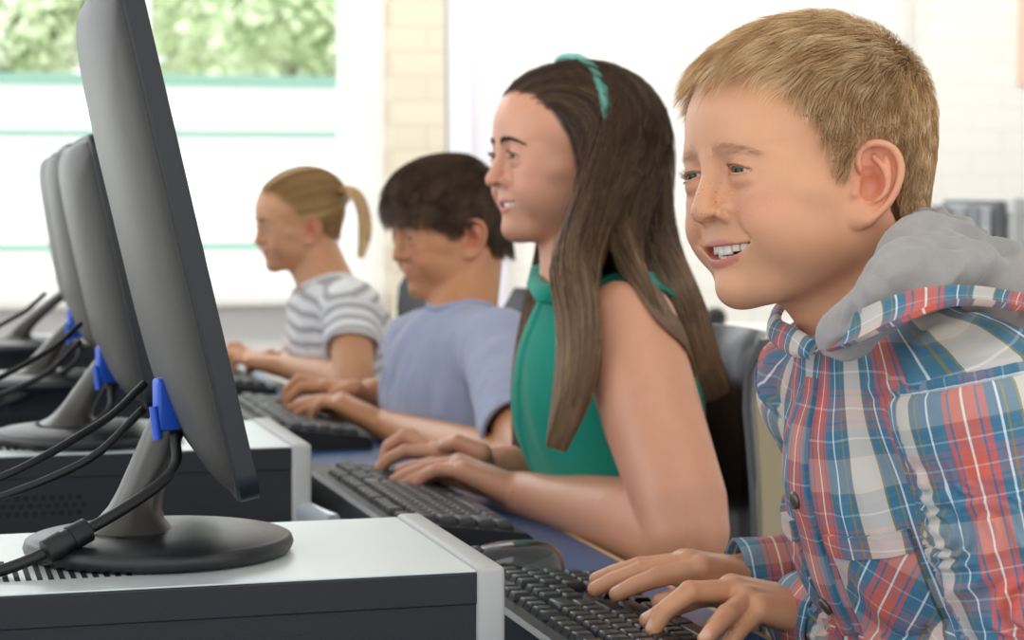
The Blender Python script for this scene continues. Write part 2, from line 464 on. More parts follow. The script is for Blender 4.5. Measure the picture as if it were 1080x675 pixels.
def room():
    YW = 6.6
    Xp = lambda px, y=YW: aty(px, 190, y)[0]
    Zp = lambda py, y=YW, px=300: aty(px, py, y)[2]
    white = plain('white_paint', 'f4f3f0', .5, var=(3, .02)); lav = plain('cool_white_paint', 'eceaf2', .5)
    brick = m_brick(); cream = cr_brick('cream_brick', 'e0d6c2', 'dad0bc', 'd0c4ae')
    # far wall: below the window, to the right of it
    zs, zt = Zp(308), 3.0
    xl, xr = -2.6, Xp(376)
    m = MB(); m.box((xl - .3, YW, 0), (xr, YW + .3, zs - .02)); struct(m, 'wall_back', plain('lower_wall_paint', 'e2e0de', .6))
    m = MB(); m.box((xr, YW, 0), (Xp(474), YW + .3, zt)); struct(m, 'wall_back_pier', white)
    m = MB(); m.box((Xp(474), YW + .0, 0), (5.5, YW + .3, zt)); struct(m, 'wall_back_brick', brick)
    # cream brick pier standing proud of the wall, white boxing right of it
    yp = YW - .12
    m = MB(); m.box((Xp(414, yp), yp, 0), (Xp(470, yp), YW + .01, zt)); struct(m, 'wall_pier_cream', cream)
    yp = YW - .10
    m = MB(); m.box((Xp(472, yp), yp, 0), (Xp(497, yp), YW + .01, zt), .004); m.box((Xp(499, yp), YW - .05, 0), (Xp(541, yp), YW + .01, zt), .004); struct(m, 'trim_1', lav)
    m = MB(); m.box((Xp(942), YW - .05, 0), (Xp(953), YW + .01, zt), .004); struct(m, 'trim_2', plain('pale_trim', 'e6e2dc', .5))
    # window sill board and frame
    m = MB(); m.box((xl, YW - .10, zs - .035), (xr + .02, YW + .05, zs), .006); struct(m, 'trim_3', plain('sill_paint', 'e9e7e2', .4))
    wf = bpy.data.objects.new('window_1', None); COL.objects.link(wf); wf['kind'] = 'structure'
    fm = plain('window_frame_paint', 'f3f3f4', .35); m = MB(); fy0, fy1 = YW + .06, YW + .13
    m.box((xl, fy0, zs), (xr, fy1, zs + .055), .005); m.box((xl, fy0, 2.5), (xr, fy1, 2.56), .005)
    for a, b_ in ((376, 392), (148, 161), (-40, -20)): m.box((Xp(a, fy0), fy0 - .01, zs), (Xp(b_, fy0), fy1, 2.5), .005)
    m.build('window_frame', fm, wf, False)
    m = MB(); m.box((xr - .005, YW + .02, zs), (xr + .10, YW + .05, 2.5), .003); m.build('window_reveal', white, wf, False)
    gl = plain('window_glass', 'ffffff', .0, trans=1, ior=1.0, spec=.0); m = MB(); m.box((xl, fy0 + .03, zs + .05), (xr, fy0 + .036, 2.5)); m.build('window_pane', gl, wf, False)
    m = MB(); m.box((-3.5, -1.5, -.05), (6, YW + .3, 0)); struct(m, 'floor', plain('floor_vinyl', '8f8c88', .4, var=(6, .05)))
    m = MB(); m.box((-3.5, -1.5, 3.0), (6, YW + .5, 3.2)); struct(m, 'ceiling', white)
    m = MB(); m.box((5.5, -1.5, 0), (5.7, YW + .3, 3.0)); struct(m, 'wall_right', white)
    # outside: a pale concrete yard wall with rails, trees beyond
    YO = 14.0
    zc = aty(200, 86, YO)[2]
    def em(name, cols, sc, st, det=6):
        mm, nt, b = mat_new(name); tc = N(nt, 'ShaderNodeTexCoord'); n = N(nt, 'ShaderNodeTexNoise'); n.inputs['Scale'].default_value = sc; n.inputs['Detail'].default_value = det
        nt.links.new(tc.outputs['Object'], n.inputs[0]); c = ramp(nt, n.outputs[0], cols); nt.links.new(c, b.inputs['Base Color']); b.inputs['Roughness'].default_value = .8
        return mm
    yard = plain('sunlit_render_wall', 'ffffff', .8)
    o = thing('garden_wall', 'bright white yard wall with thin green rails seen through the window', 'wall', (-1, YO, 0))
    m = MB(); m.box((-8, YO, -.5), (9, YO + .25, zc)); m.build('wall_panel', yard, o, False)
    gm = plain('green_rail_paint', '7fa596', .5)
    for k, (py, th) in enumerate(((85, .035), (140, .02), (259, .022))):
        z = aty(200, py, YO)[2]; m = MB(); m.box((-8, YO - .06, z - th), (9, YO + .0, z + th), .005)
        m.build('rail', gm, o, False)
    l = bpy.data.lights.new('sun', 'SUN'); l.energy = 3.0; l.angle = .05; lo = bpy.data.objects.new('sun', l); COL.objects.link(lo)
    lo.rotation_euler = Vector((.20, .55, -.80)).to_track_quat('-Z', 'Y').to_euler()
    m = MB(); m.box((-14, YW + .4, -.6), (14, 40, -.5)); struct(m, 'ground', plain('pale_paving', 'd8d6cc', .9))
    # trees
    leafc = em('leaf_mass', [(.3, srgb('9fb585')), (.5, srgb('c3d3a8')), (.7, srgb('e6eed6'))], 3, 0)
    bark = plain('bark', '8a8378', .9)
    rg = np.random.default_rng(9)
    specs = [(300, 20, 18, 1.1, 'pale green leafy tree above the yard wall, in the window middle'), (352, 45, 22.5, 1.0, 'pale green tree crown beside the window frame post'), (225, 15, 26, 1.1, 'darker leafy tree partly behind the window bar'), (60, 8, 21, .75, 'tree crown behind the nearest monitor top'), (-20, 40, 17, .6, 'tree crown at the left end of the window')]
    for i, (px, py, y, r, lab) in enumerate(specs):
        c = aty(px, py, y); t = thing('garden_tree', lab, 'tree', (c[0], c[1], -.5), 'trees beyond the yard wall')
        n = 2600; d = rg.normal(size=(n, 3)); d /= np.linalg.norm(d, axis=1, keepdims=True)
        bl = rg.normal(size=(9, 3)) * V(.55, .5, .35) * r; bi = rg.integers(0, 9, n)
        P = c + bl[bi] + d * (r * .55 * rg.random((n, 1)) ** .4)
        a = rg.normal(size=(n, 3)); a /= np.linalg.norm(a, axis=1, keepdims=True); b_ = np.cross(a, d); b_ /= np.linalg.norm(b_, axis=1, keepdims=True) + 1e-6
        s = .085 * (.6 + .8 * rg.random((n, 1)))
        q = np.stack([P - a * s, P - b_ * s * .5, P + a * s, P + b_ * s * .5], 1).reshape(-1, 3)
        mesh_obj('crown', q, np.arange(n * 4).reshape(-1, 4), leafc, t, False)
        m = MB(); m.tube([(c[0], c[1], -.5), (c[0] + .05, c[1], c[2] * .6), (c[0], c[1], c[2])], [.16, .11, .05], 10); m.build('trunk', bark, t)

def counter_and_binders():
    yc = 4.55; zt_ = aty(1000, 352, yc)[2]
    lab = 'low cream cupboard under a white worktop at the back of the room'
    o = thing('storage_cupboard', lab, 'cupboard', (2.0, yc + .2, 0))
    x0, x1 = aty(700, 300, yc)[0], aty(1250, 300, yc)[0]
    cm = plain('cream_laminate', 'b3a484', .45, var=(2, .03)); wm = plain('white_laminate', 'eeece8', .35)
    m = MB(); m.box((x0, yc, .05), (x1, yc + .45, zt_ - .03), .003); m.build('body', cm, o, False)
    for k in range(4):
        a = x0 + (x1 - x0) * k / 4; b_ = x0 + (x1 - x0) * (k + 1) / 4
        m = MB(); m.box((a + .004, yc - .018, .07), (b_ - .004, yc - .001, zt_ - .04), .003); d = m.build('door', cm, o, False)
        m = MB(); m.tube([(b_ - .04, yc - .018, .5), (b_ - .04, yc - .04, .5), (b_ - .04, yc - .04, .6), (b_ - .04, yc - .018, .6)], .004); h = m.build('handle', plain('steel', 'b0b0b0', .3, 1), d)
        h.location = (0, 0, 0)
    m = MB(); m.box((x0 - .02, yc - .04, zt_ - .03), (x1 + .02, yc + .47, zt_), .004); m.build('worktop', wm, o, False)
    # binders
    yb = yc + .1
    cols = [('b9b9bd', 968, 986), ('9fa0a6', 987, 1003), ('c2c2c6', 1004, 1018), ('a9abb2', 1019, 1033), ('d0d0d3', 1034, 1046)]
    words = ['pale grey ring binder at the end of the row, beside the hood', 'mid grey ring binder second in the row past the hood', 'light grey ring binder in the middle of the row', 'slate grey ring binder next to the palest one', 'palest grey ring binder against the dark file box']
    for i, (c, a, b_) in enumerate(cols):
        xa, xb = aty(a, 250, yb)[0], aty(b_, 250, yb)[0]; zt2 = aty(a, 218 - (i % 2) * 2, yb)[2]
        t = thing('ring_binder', words[i], 'binder', ((xa + xb) / 2, yb + .1, zt_), 'ring binders on the worktop')
        cmn = plain('binder_' + c, c, .5)
        m = MB(); m.box((xa + .001, yb, zt_ + .0005), (xb - .001, yb + .26, zt2), .003); m.build('cover', cmn, t, False)
        m = MB(); m.box((xa + .008, yb - .0015, zt2 - .16), (xb - .008, yb + .002, zt2 - .05), .0005); m.build('spine_label', plain('paper', 'ececec', .7), t, False)
    xa, xb = aty(1047, 250, yb)[0], aty(1056, 250, yb)[0]
    t = thing('file_box', 'narrow dark grey file box between the binders and storage carton', 'file box', ((xa + xb) / 2, yb, zt_))
    m = MB(); m.box((xa, yb - .02, zt_), (xb - .002, yb + .26, aty(1050, 212, yb)[2]), .002); m.build('case', plain('dark_card', '6c6f70', .6), t, False)
    m = MB(); m.box((xa + .004, yb - .022, zt_ + .08), (xb - .006, yb - .019, zt_ + .16), .001); m.build('label_holder', plain('lh', 'a8a8a8', .6), t, False)
    xb += .007; xb2 = aty(1120, 250, yb)[0]
    t = thing('storage_carton', 'big light grey storage carton at the photo right edge', 'box', ((xb + xb2) / 2, yb, zt_))
    m = MB(); m.box((xb, yb - .05, zt_), (xb2, yb + .3, aty(1070, 216, yb)[2]), .004); m.build('carton_body', plain('grey_card', 'c6c6c5', .7), t, False)
    m = MB(); m.box((xb - .004, yb - .055, aty(1070, 227, yb)[2]), (xb2 + .004, yb + .305, aty(1070, 208, yb)[2]), .004); m.build('lid', plain('grey_card2', 'cfcfcd', .7), t, False)
    # round black speaker on the worktop
    c = aty(768, 338, 4.52); t = thing('desk_speaker', 'small round black speaker on the worktop behind the girl', 'speaker', (c[0], 4.6, zt_))
    S_ = MB(); r = .0265; S_.lathe([(0, -r), (r * .5, -r * .87), (r * .87, -r * .5), (r, 0), (r * .87, r * .5), (r * .5, r * .87), (0, r)], (c[0], 4.6, c[2]), 24); S_.build('speaker_ball', plain('black_plastic_m', '17181a', .45), t)
    m = MB(); m.lathe([(.002, 0), (.02, 0), (.02, .006), (.008, .012), (.008, max(c[2] - zt_ - .02, .013)), (.001, max(c[2] - zt_ - .02, .013) + .001)], (c[0], 4.6, zt_ + .0002), 24); m.build('stand', plain('black_plastic_s', '222326', .4), t)
    # a framed notice high on the wall at the photo's right edge
    YW = 6.6; m = MB(); a = aty(1072, 90, YW); b2 = aty(1110, -10, YW)
    t = thing('wall_notice', 'pale orange paper notice pinned to the wall, photo right edge', 'notice', (float(a[0]), YW, float(a[2])))
    m.box((a[0], YW - .012, a[2]), (b2[0], YW - .002, b2[2]), .001); m.build('sheet', plain('orange_paper', 'f6d3bd', .7), t, False)
# ------------------------------------------------------------------ tables, computers
STN = .731                                     # spacing of the work places
YS = [0, STN, 2 * STN, 3 * STN]
def tables():
    top = plain('blue_laminate', '35527e', .38, var=(40, .06)); edge = plain('beech_edge', 'c9a273', .5, var=(30, .1)); leg = plain('table_leg_grey', '55585c', .4, .6)
    labs = ['blue topped table with beech edge under the nearest computer', 'blue topped computer table in front of the girl in green', 'blue topped computer table in front of the boy in lavender', 'blue topped computer table in front of the ponytailed girl']
    for k in range(4):
        y0, y1 = 1.10 + k * STN + .002, 1.10 + (k + 1) * STN - .002
        if k == 0: y0 -= .25
        t = thing('computer_table', labs[k], 'table', (.3, (y0 + y1) / 2, 0), 'computer tables in a row')
        m = MB(); m.box((-.12, y0, TZ - .026), (.649, y1, TZ), .002); m.build('table_top', top, t, False)
        m = MB(); m.box((.649, y0, TZ - .026), (.655, y1, TZ - .0005), .001); m.build('edge_band', edge, t, False)
        for x in (-.06, .56):
            for y in (y0 + .06, y1 - .06):
                m = MB(); m.box((x - .016, y - .016, 0), (x + .016, y + .016, TZ - .026), .003); m.build('leg', leg, t, False)

CH = .086
def pc_case(k, lab, x1, y0, w, src=None):
    """desktop case lying flat: front bezel towards the pupil (+X)"""
    blk = M_['case_black']; top = M_['case_top']; slv = M_['bezel']
    t = thing('desktop_computer', lab, 'computer', (x1 - .2, y0 + w / 2, TZ), 'flat desktop computers under the monitors')
    L = .372; z0, z1 = TZ + .004, TZ + CH
    m = MB(); m.box((x1 - L, y0, z0), (x1 - .020, y0 + w, z1 - .012), .001); m.build('case_body', blk, t, False)
    m = MB(); m.box((x1 - L, y0 - .0015, z1 - .024), (x1 - .020, y0 + w + .0015, z1 - .0014), .0012, seg=2); m.build('case_rim', blk, t, False, auto=40)
    m = MB(); m.box((x1 - L + .0005, y0 - .0008, z1 - .0014), (x1 - .0205, y0 + w + .0008, z1), .0006, seg=2); m.build('case_lid', top, t, False, auto=40)
    m = MB(); m.box((x1 - .0205, y0 - .004, z0), (x1, y0 + w + .004, z1 + .0025), .004, seg=3); m.build('front_bezel', slv, t, True, auto=50)
    # drive door, power button and ports on the bezel face
    m = MB(); m.box((x1 - .001, y0 + .10, z1 - .035), (x1 + .0015, y0 + .24, z1 - .018), .001); m.build('drive_door', M_['dark_grey'], t, False)
    m = MB(); m.tube([(x1 - .002, y0 + .04, z1 - .03), (x1 + .003, y0 + .04, z1 - .03)], .008, 20); m.build('power_button', M_['dark_grey'], t, True, auto=40)
    # vent slots on top near the back and holes on the near side
    m = MB()
    for i in range(14):
        x = x1 - L + .018 + i * .0075; m.box((x, y0 + .045, z1 - .0006), (x + .0038, y0 + .125, z1 + .0003))
    m.build('top_vent', M_['vent'], t, False)
    m = MB()
    for r in range(3):
        for i in range(10):
            cx, cz = x1 - .312 + .012 * i * .72 + .0043 * (r % 2), z1 - .043 - r * .0078
            m.tube([(cx, y0 - .0003, cz), (cx, y0 + .0005, cz)], .0030, 10)
    m.build('side_vent', M_['vent'], t, False)
    for yy in (y0 + .04, y0 + w - .04):
        for xx in (x1 - .05, x1 - L + .05):
            m = MB(); m.lathe([(0, 0), (.009, 0), (.009, .005), (0, .005)], (xx, yy, TZ), 16); m.build('rubber_foot', M_['vent'], t, False)
    return t
def curved_case_top():
    pass

def monitor(lab, bx, by, zbase, ybc, w, h, tilt, zc, bulge, name_off=0, top_r=.05, x_pan=None):
    """flat-screen monitor facing +X. (bx, by) base centre, panel centre height zc above the case top, tilt = degrees back"""
    dark = M_['mon_back']; bez = M_['mon_bezel']; scr = M_['screen']; met = M_['mon_stand']
    t = thing('computer_monitor', lab, 'monitor', (bx, by, zbase), 'monitors in a row')
    # foot
    m = MB(); a = .0975
    m.lathe([(0, 0), (a * .97, 0), (a * .99, .003), (a, .006), (a * .985, .0105), (a * .955, .0120), (a * .945, .0118), (a * .935, .0125), (a * .6, .0170), (a * .3, .0190), (0, .0195)], (bx, by, zbase + .0015), 96, 1.0, .95)
    m.build('stand_base', M_['mon_foot'], t, auto=60)
    # panel frame: local u along Y, v up (tilted), n out of the screen (+X)
    ti = math.radians(tilt); ya = math.radians(MON_YAW); up = V(-math.sin(ti), 0, math.cos(ti)); nn = V(math.cos(ti), 0, math.sin(ti)); vy = V(0, 1, 0)
    rz = lambda q: V(q[0] * math.cos(ya) + q[1] * math.sin(ya), q[1] * math.cos(ya) - q[0] * math.sin(ya), q[2])
    up, nn, vy = rz(up), rz(nn), rz(vy)
    xp = bx + .012 if x_pan is None else x_pan
    c = V(xp, by + ybc, zbase + zc)
    P = lambda u, v, n: c + vy * u + up * v + nn * n
    def rr(hw, hh, r, n=6):
        out = []
        for cx, cy, a0 in ((hw - r, hh - r, 0), (-hw + r, hh - r, 90), (-hw + r, -hh + r, 180), (hw - r, -hh + r, 270)):
            for i in range(n + 1):
                an = math.radians(a0 + 90 * i / n); out.append((cx + r * math.cos(an), cy + r * math.sin(an)))
        return out
    m = MB(); W2, H2 = w / 2, h / 2
    prof = [(-.0, .004, 0), (.0, .004, .004), (.0, .004, .0125), (-.0015, .005, .0145)]
    m.loft([[P(u, v, -n_) for u, v in rr(W2 + o, H2 + o, .020)] for o, _, n_ in prof]); m.build('bezel', bez, t, auto=35)
    m = MB(); m.loft([[P(u, v, n_) for u, v in rr(W2 - .016, H2 - .016, .003)] for n_ in (-.001, .0004)]); m.build('screen', scr, t, False)
    # bulged back shell
    m = MB(); rings = []; K = 22
    for i in range(K + 1):
        s = i / K; n_ = .0135 + bulge * (math.sin(s * PI / 2) ** .92)
        sh = math.cos(s * PI / 2) ** .62 if s < 1 else .0
        hw = .02 + (W2 - .006 - .02) * (.10 + .90 * sh); hh = .02 + (H2 - .006 - .02) * (.18 + .82 * sh)
        vo = .012 * s
        rings.append([P(u, v + vo, -n_) for u, v in rr(hw, hh, min(hw, hh) * (.12 + .55 * s), 8)])
    m.loft(rings); m.build('back_shell', dark, t, auto=70)
    # vent slots on the shell, screws
    m = MB()
    for i in range(9): m.box((-.03 + i * .0075, -.0005, -.02), (-.0265 + i * .0075, .0005, .02), M=Matrix(((vy[0], nn[0], up[0], 0), (vy[1], nn[1], up[1], 0), (vy[2], nn[2], up[2], 0), (0, 0, 0, 1))) )
    q = P(0, -H2 * .45, -.0120 - bulge * .80); m.v = [tuple(V(*x) + q) for x in m.v]; m.build('shell_vent', M_['vent'], t, False)
    # neck: flattened column from the base to the shell, flared at the foot
    m = MB(); rings = []; top = P(0, -H2 * .62, -.0135 - bulge * .15); bx = bx - .020; top[1] = by + (top[1] - by) * .3
    for i in range(15):
        s = i / 14; z = s; x = bx - .002 + (top[0] - bx) * (s ** 1.15); 
        flare = .5 * math.exp(-s * 11); wy = .023 * (1 + 1.7 * flare) - .004 * s; wx = .0165 * (1 + 1.9 * flare) - .003 * s
        zz = zbase + .0185 + (top[2] - zbase - .0185) * s
        rings.append([(x + wx * math.copysign(abs(math.cos(a_)) ** .8, math.cos(a_)), by + wy * math.copysign(abs(math.sin(a_)) ** .8, math.sin(a_)), zz) for a_ in np.linspace(0, 2 * PI, 32, endpoint=False)])
    m.loft(rings); m.build('stand_neck', met, t, auto=60)
    m = MB(); m.lathe([(.042, 0), (.044, .0005), (.0435, .0015), (.0415, .0015)], (bx, by, zbase + .0185), 48, .82, 1.0); m.build('neck_collar', M_['vent'], t)
    m = MB(); hb = P(0, -H2 * .66, -.014 - bulge * .2); m.tube([hb - vy * .018, hb + vy * .018], .0075, 16); m.build('hinge', met, t, auto=50)
    lp = P(-W2 + .006, -H2 + .014, -.009); m = MB(); m.box(lp - V(.003, .0022, .004), lp + V(.003, .0022, .004), .001); m.build('corner_badge', M_['bezel'], t, False)
    return t, P, W2, H2, bulge
def connector(P, t_lab, u, v, n, col, dirn, L=.042):
    pass
def mats_desk():
    global M_
    M_ = {}
    M_['case_black'] = plain('black_painted_steel', '202123', .5, bump=(900, .15))
    M_['case_top'] = plain('brushed_top_glare', 'd6dcd9', .30, .2, bump=(1200, .12), spec=.6)  # window glare on the lids is put into this pale colour
    M_['bezel'] = plain('silver_plastic', 'b9b7b2', .45, bump=(1500, .05))
    M_['dark_grey'] = plain('dark_grey_plastic', '3c3e42', .4)
    M_['vent'] = plain('vent_black', '0b0b0c', .7)
    M_['mon_back'] = plain('monitor_back_plastic', '33302c', .36, bump=(2200, .22, 2), spec=.55)
    M_['mon_bezel'] = plain('monitor_bezel_plastic', '1d1e21', .42, bump=(2000, .1))
    M_['mon_stand'] = plain('stand_grey', '4a4743', .30, .25, bump=(2000, .08))
    M_['mon_foot'] = plain('stand_foot_black', '1f2022', .33, bump=(1800, .15))
    m, nt, b = mat_new('lit_screen'); b.inputs['Base Color'].default_value = (.02, .02, .02, 1); b.inputs['Emission Color'].default_value = (.75, .85, 1, 1); b.inputs['Emission Strength'].default_value = .8; b.inputs['Roughness'].default_value = .2
    M_['screen'] = m
    M_['cable'] = plain('black_cable', '141415', .45); M_['vga'] = plain('blue_connector', '1f56c8', .4)
    M_['key'] = plain('key_black', '1c1d20', .30, bump=(1500, .1)); M_['kb'] = plain('keyboard_body', '1a1b1d', .42); M_['kb_silver'] = plain('keyboard_silver', 'c9ced3', .28, .35)
    M_['mouse'] = plain('mouse_gloss', '15161a', .16, coat=.6)
    M_['legend'] = plain('key_legend', 'c8c8c8', .5)
def computers():
    mats_desk()
    # front corner of the nearest case sits under photo pixel (532, 600)
    c0 = atz(532, 600, TZ + CH)
    labs = ['black desktop computer with silver bezel, nearest, under the big monitor', 'second desktop computer in the row, behind the nearest monitor foot', 'third desktop computer in the row, two behind the nearest', 'farthest desktop computer in the row, by the wall']
    mlabs = ['nearest big black monitor seen from behind at photo left', 'second monitor in the row, just behind the nearest', 'third monitor in the row, third from the camera', 'farthest monitor in the row, nearest the window']
    for k in range(4):
        pc_case(k, labs[k], float(c0[0]), float(c0[1]) + k * STN, .248)
    zb = TZ + CH
    # monitors: base pixel, tilt
    spec = [(168, 566, 12.6, .0), (95, 453, 11.5, .0), (55, 397, 9.0, .0), (14, 372, 9, 0)]
    out = []
    for k, (px, py, ti, dz) in enumerate(spec):
        b = atz(px, py, zb + .012) if k < 3 else None
        if k == 3: b = out[2][1] + (out[2][1] - out[1][1])
        w, h, zc, bulge = (.405, .362, .239, .024) if k == 0 else (.39, .270, .185, .030)
        r = monitor(mlabs[k], float(b[0]), float(b[1]), zb, 0.0 if k else MON_DY, w, h, ti, zc, bulge, x_pan=float(b[0]) + [MON_DX, .034, .052, .078][k])
        out.append((r, b))
    return out
MON_DY, MON_DX, MON_YAW = 0.018, .015, 2.5
def cable(name, lab, pts, r=.0035, group='black cables behind the monitors', n=50, lump=None):
    o = thing(name, lab, 'cable', tuple(float(v) for v in pts[0]), group)
    m = MB(); m.tube(spline(pts, n), r, 12); m.build('cord', M_['cable'], o)
    if lump is not None:
        c = spline(pts, n); i = int(lump * n); a, b = V(*c[max(i - 2, 0)]), V(*c[min(i + 2, n)]); mid = (a + b) / 2; d = nrm(b - a)
        m = MB(); m.tube([mid - d * .019, mid - d * .017, mid - d * .003, mid - d * .0028, mid + d * .0028, mid + d * .003, mid + d * .017, mid + d * .019], [r * 1.1, .0088, .0092, .0080, .0080, .0092, .0088, r * 1.1], 16); m.build('ferrite_core', M_['cable'], o, auto=50)
    return o
def cables(mon):
    labs = [('thick black video cable plugged into the nearest monitor', 'second video cable with ferrite lump on the nearest case'),]
    for k in range(3):
        (t, P, W2, H2, bu), b = mon[k]
        s = [1, 1, 1][k]; q = P(-.035, -H2 * .58, -.0205 - bu * .45)
        q = V(*q); zb = TZ + CH
        who = ['the nearest monitor', 'the second monitor in the row', 'the third monitor in the row'][k]
        # blue video plug hanging under the shell
        o = thing('video_plug', 'blue video plug under ' + who, 'plug', tuple(q), 'blue video plugs')
        dn = nrm(V(.10, -.10, -1)); e = q + dn * .045
        m = MB()
        m.box((-.013, -.0065, -.020), (.013, .0065, .018), .003, M=Matrix.Translation(Vector(q + dn * .018)) @ Matrix.Rotation(.3, 4, 'Z')); m.build('plug_shell', M_['vga'], o, True, auto=45)
        for sx in (-1, 1):
            m = MB(); m.tube([q + V(sx * .0125, -.0065, -.010) + dn * .01, q + V(sx * .0125, -.0065, -.010) + dn * .034], .0035, 12); m.build('thumb_screw', M_['vga'], o, True, auto=45)
        p0 = q + dn * .040
        cable('video_cable', 'black video cable from the plug of ' + who, [p0, p0 + dn * .03 + V(-.01, -.008, 0), p0 + V(-.07, -.03, -.065), p0 + V(-.14, -.05, -.088), p0 + V(-.26, -.05, -.098 + .004), p0 + V(-.42, -.02, -.100), p0 + V(-.6, .02, -.13)], .0042, lump=.36)
        cable('power_cable', 'thinner black power cable rising to ' + who, [V(*b) + V(-.004, .045, .108), V(*b) + V(-.045, .025, .078), V(*b) + V(-.14, -.01, .040), V(*b) + V(-.30, -.02, .018), V(*b) + V(-.5, .03, .012)], .003)
        if k < 2: cable('network_cable', 'lower black cable looping behind the stand of ' + who, [V(*b) + V(-.004, .055, .088), V(*b) + V(-.055, .045, .048), V(*b) + V(-.16, .045, .016), V(*b) + V(-.30, .05, .010), V(*b) + V(-.5, .02, .006)], .0032)

def keyboard(lab, x0, y0, y1, silver=False, depth=.150, lift=0.0):
    """long axis along Y, space bar towards +X; x0 = back edge"""
    t = thing('computer_keyboard', lab, 'keyboard', (x0 + depth / 2, (y0 + y1) / 2, TZ), 'keyboards on the tables')
    zf, zb = TZ + .012 + lift * .5, TZ + .026 + lift
    def zt(x): return zb + (zf - zb) * (x - x0) / depth
    m = MB(); prof = [(x0, 0), (x0, zb - TZ - .003), (x0 + .004, zb - TZ), (x0 + depth - .006, zf - TZ), (x0 + depth, zf - TZ - .005), (x0 + depth, 0)]
    n = 7 if silver else 2
    rings = []
    for i in range(n + 1):
        y = y0 + (y1 - y0) * i / n
        rings.append([(x, y, TZ + .0008 + z) for x, z in prof])
    m.loft(rings); m.build('case', M_['kb'], t, False)
    if silver:
        # broad silver swoosh border round the back and the ends
        m = MB(); pts = []
        xa, xb = x0 - .020, x0 + depth + .004
        for i in range(29):
            a = PI * (.32 + .62 * i / 28); y = (y0 + y1) / 2 - (y1 - y0 + .03) / 2 * math.cos(a); x = xb - .05 - (.05 + depth * .62) * math.sin(a) ** .55
            pts.append((x, y))
        R_ = []
        for i, (x, y) in enumerate(pts):
            d = nrm(V(pts[min(i + 1, 28)][0] - pts[max(i - 1, 0)][0], pts[min(i + 1, 28)][1] - pts[max(i - 1, 0)][1], 0)); nn = V(-d[1], d[0], 0)
            w_ = .012
            R_.append([V(x, y, TZ + .0008) + nn * (-w_), V(x, y, TZ + .016) + nn * (-w_ * .9), V(x, y, TZ + .0285) + nn * (-w_ * .3), V(x, y, TZ + .0285) + nn * (w_ * .4), V(x, y, TZ + .018) + nn * w_, V(x, y, TZ + .0008) + nn * w_])
        m.loft(R_); m.build('silver_border', M_['kb_silver'], t, True, auto=60)
    # keys: rows across X, columns along Y. left end of the keyboard is at low Y
    rows = [(.010, 'fn'), (.034, 'n'), (.053, 'q'), (.072, 'a'), (.091, 'z'), (.110, 's')]
    U = .019; keys = []
    Y = y0 + .012
    def add(x, y, w, d=.0165): keys.append((x, y, w, d))
    sc = (y1 - y0 - .024) / (.285 + .010 + .057 + .010 + .076)
    layouts = {'fn': [(0, 1)] + [(2 + i + .5 * (i // 4), 1) for i in range(12)], 'n': [(i, 1) for i in range(13)] + [(13, 2)], 'q': [(0, 1.5)] + [(1.5 + i, 1) for i in range(12)] + [(13.5, 1.5)],
               'a': [(0, 1.75)] + [(1.75 + i, 1) for i in range(11)] + [(12.75, 2.25)], 'z': [(0, 2.25)] + [(2.25 + i, 1) for i in range(10)] + [(12.25, 2.75)], 's': [(0, 1.5), (1.5, 1), (2.5, 1.5), (4, 6), (10, 1.5), (11.5, 1), (12.5, 1), (13.5, 1.5)]}
    for rx, name in rows:
        for c_, w_ in layouts[name]: add(rx, c_ * U, w_ * U)
        nav = {'fn': [0, 1, 2], 'n': [0, 1, 2], 'q': [0, 1, 2], 'a': [], 'z': [1], 's': [0, 1, 2]}[name]
        for c_ in nav: add(rx, .295 + c_ * U, U)
        pad = {'fn': [], 'n': [0, 1, 2, 3], 'q': [0, 1, 2, 3], 'a': [0, 1, 2, 3], 'z': [0, 1, 2, 3], 's': [0, 2, 3]}[name]
        for c_ in pad: add(rx, .362 + c_ * U, U * (2 if name == 's' and c_ == 0 else 1))
    mk = MB(); 
    for x, y, w_, d in keys:
        xx0, xx1 = x0 + .006 + x + .0008, x0 + .006 + x + .0182; ya, yb = Y + y * sc + .0007, Y + (y + w_) * sc - .0007
        z0 = zt((xx0 + xx1) / 2); hgt = .0085
        rings = []
        for s, zz in ((0, -.001), (.0004, .003), (.0022, hgt - .0012), (.0030, hgt - .0002), (.0042, hgt)):
            rings.append([(xx0 + s, ya + s, z0 + zz), (xx1 - s, ya + s, z0 + zz), (xx1 - s, yb - s, z0 + zz), (xx0 + s, yb - s, z0 + zz)])
        n0 = len(mk.v); mk.loft(rings)
    mk.build('keys', M_['key'], t, True, auto=50)
    return t
def mouse(lab, x, y, yaw=0):
    t = thing('computer_mouse', lab, 'mouse', (x, y, TZ), 'mice on the tables')
    L, W, H = .058, .032, .036; m = MB(); rings = []; n = 28
    for i in range(15):
        a = PI / 2 * i / 14; z = H * math.sin(a); r = math.cos(a) ** .62
        ring = []
        for k in range(n):
            b = 2 * PI * k / n; u = L * r * math.cos(b) - .010 * (z / H) * -1 * 0 + .008 * math.sin(a); v = W * r * math.sin(b) * (1 - .10 * math.cos(b))
            uu = u * math.cos(yaw) - v * math.sin(yaw); vv = u * math.sin(yaw) + v * math.cos(yaw)
            ring.append((x + uu, y + vv, TZ + .001 + z))
        rings.append(ring)
    m.loft(rings); m.build('mouse_shell', M_['mouse'], t)
    m = MB(); cx, cy = -.030 * math.cos(yaw), -.030 * math.sin(yaw); m.tube([(x + cx, y + cy - .004, TZ + .027), (x + cx, y + cy + .004, TZ + .027)], .009, 16); m.build('scroll_wheel', M_['dark_grey'], t)
    m = MB(); m.tube(spline([(x - .055 * math.cos(yaw), y - .055 * math.sin(yaw), TZ + .008), (x - .10, y + .01, TZ + .004), (x - .16, y + .05, TZ + .003)], 12), .0018, 8); m.build('cord', M_['cable'], t)
    return t
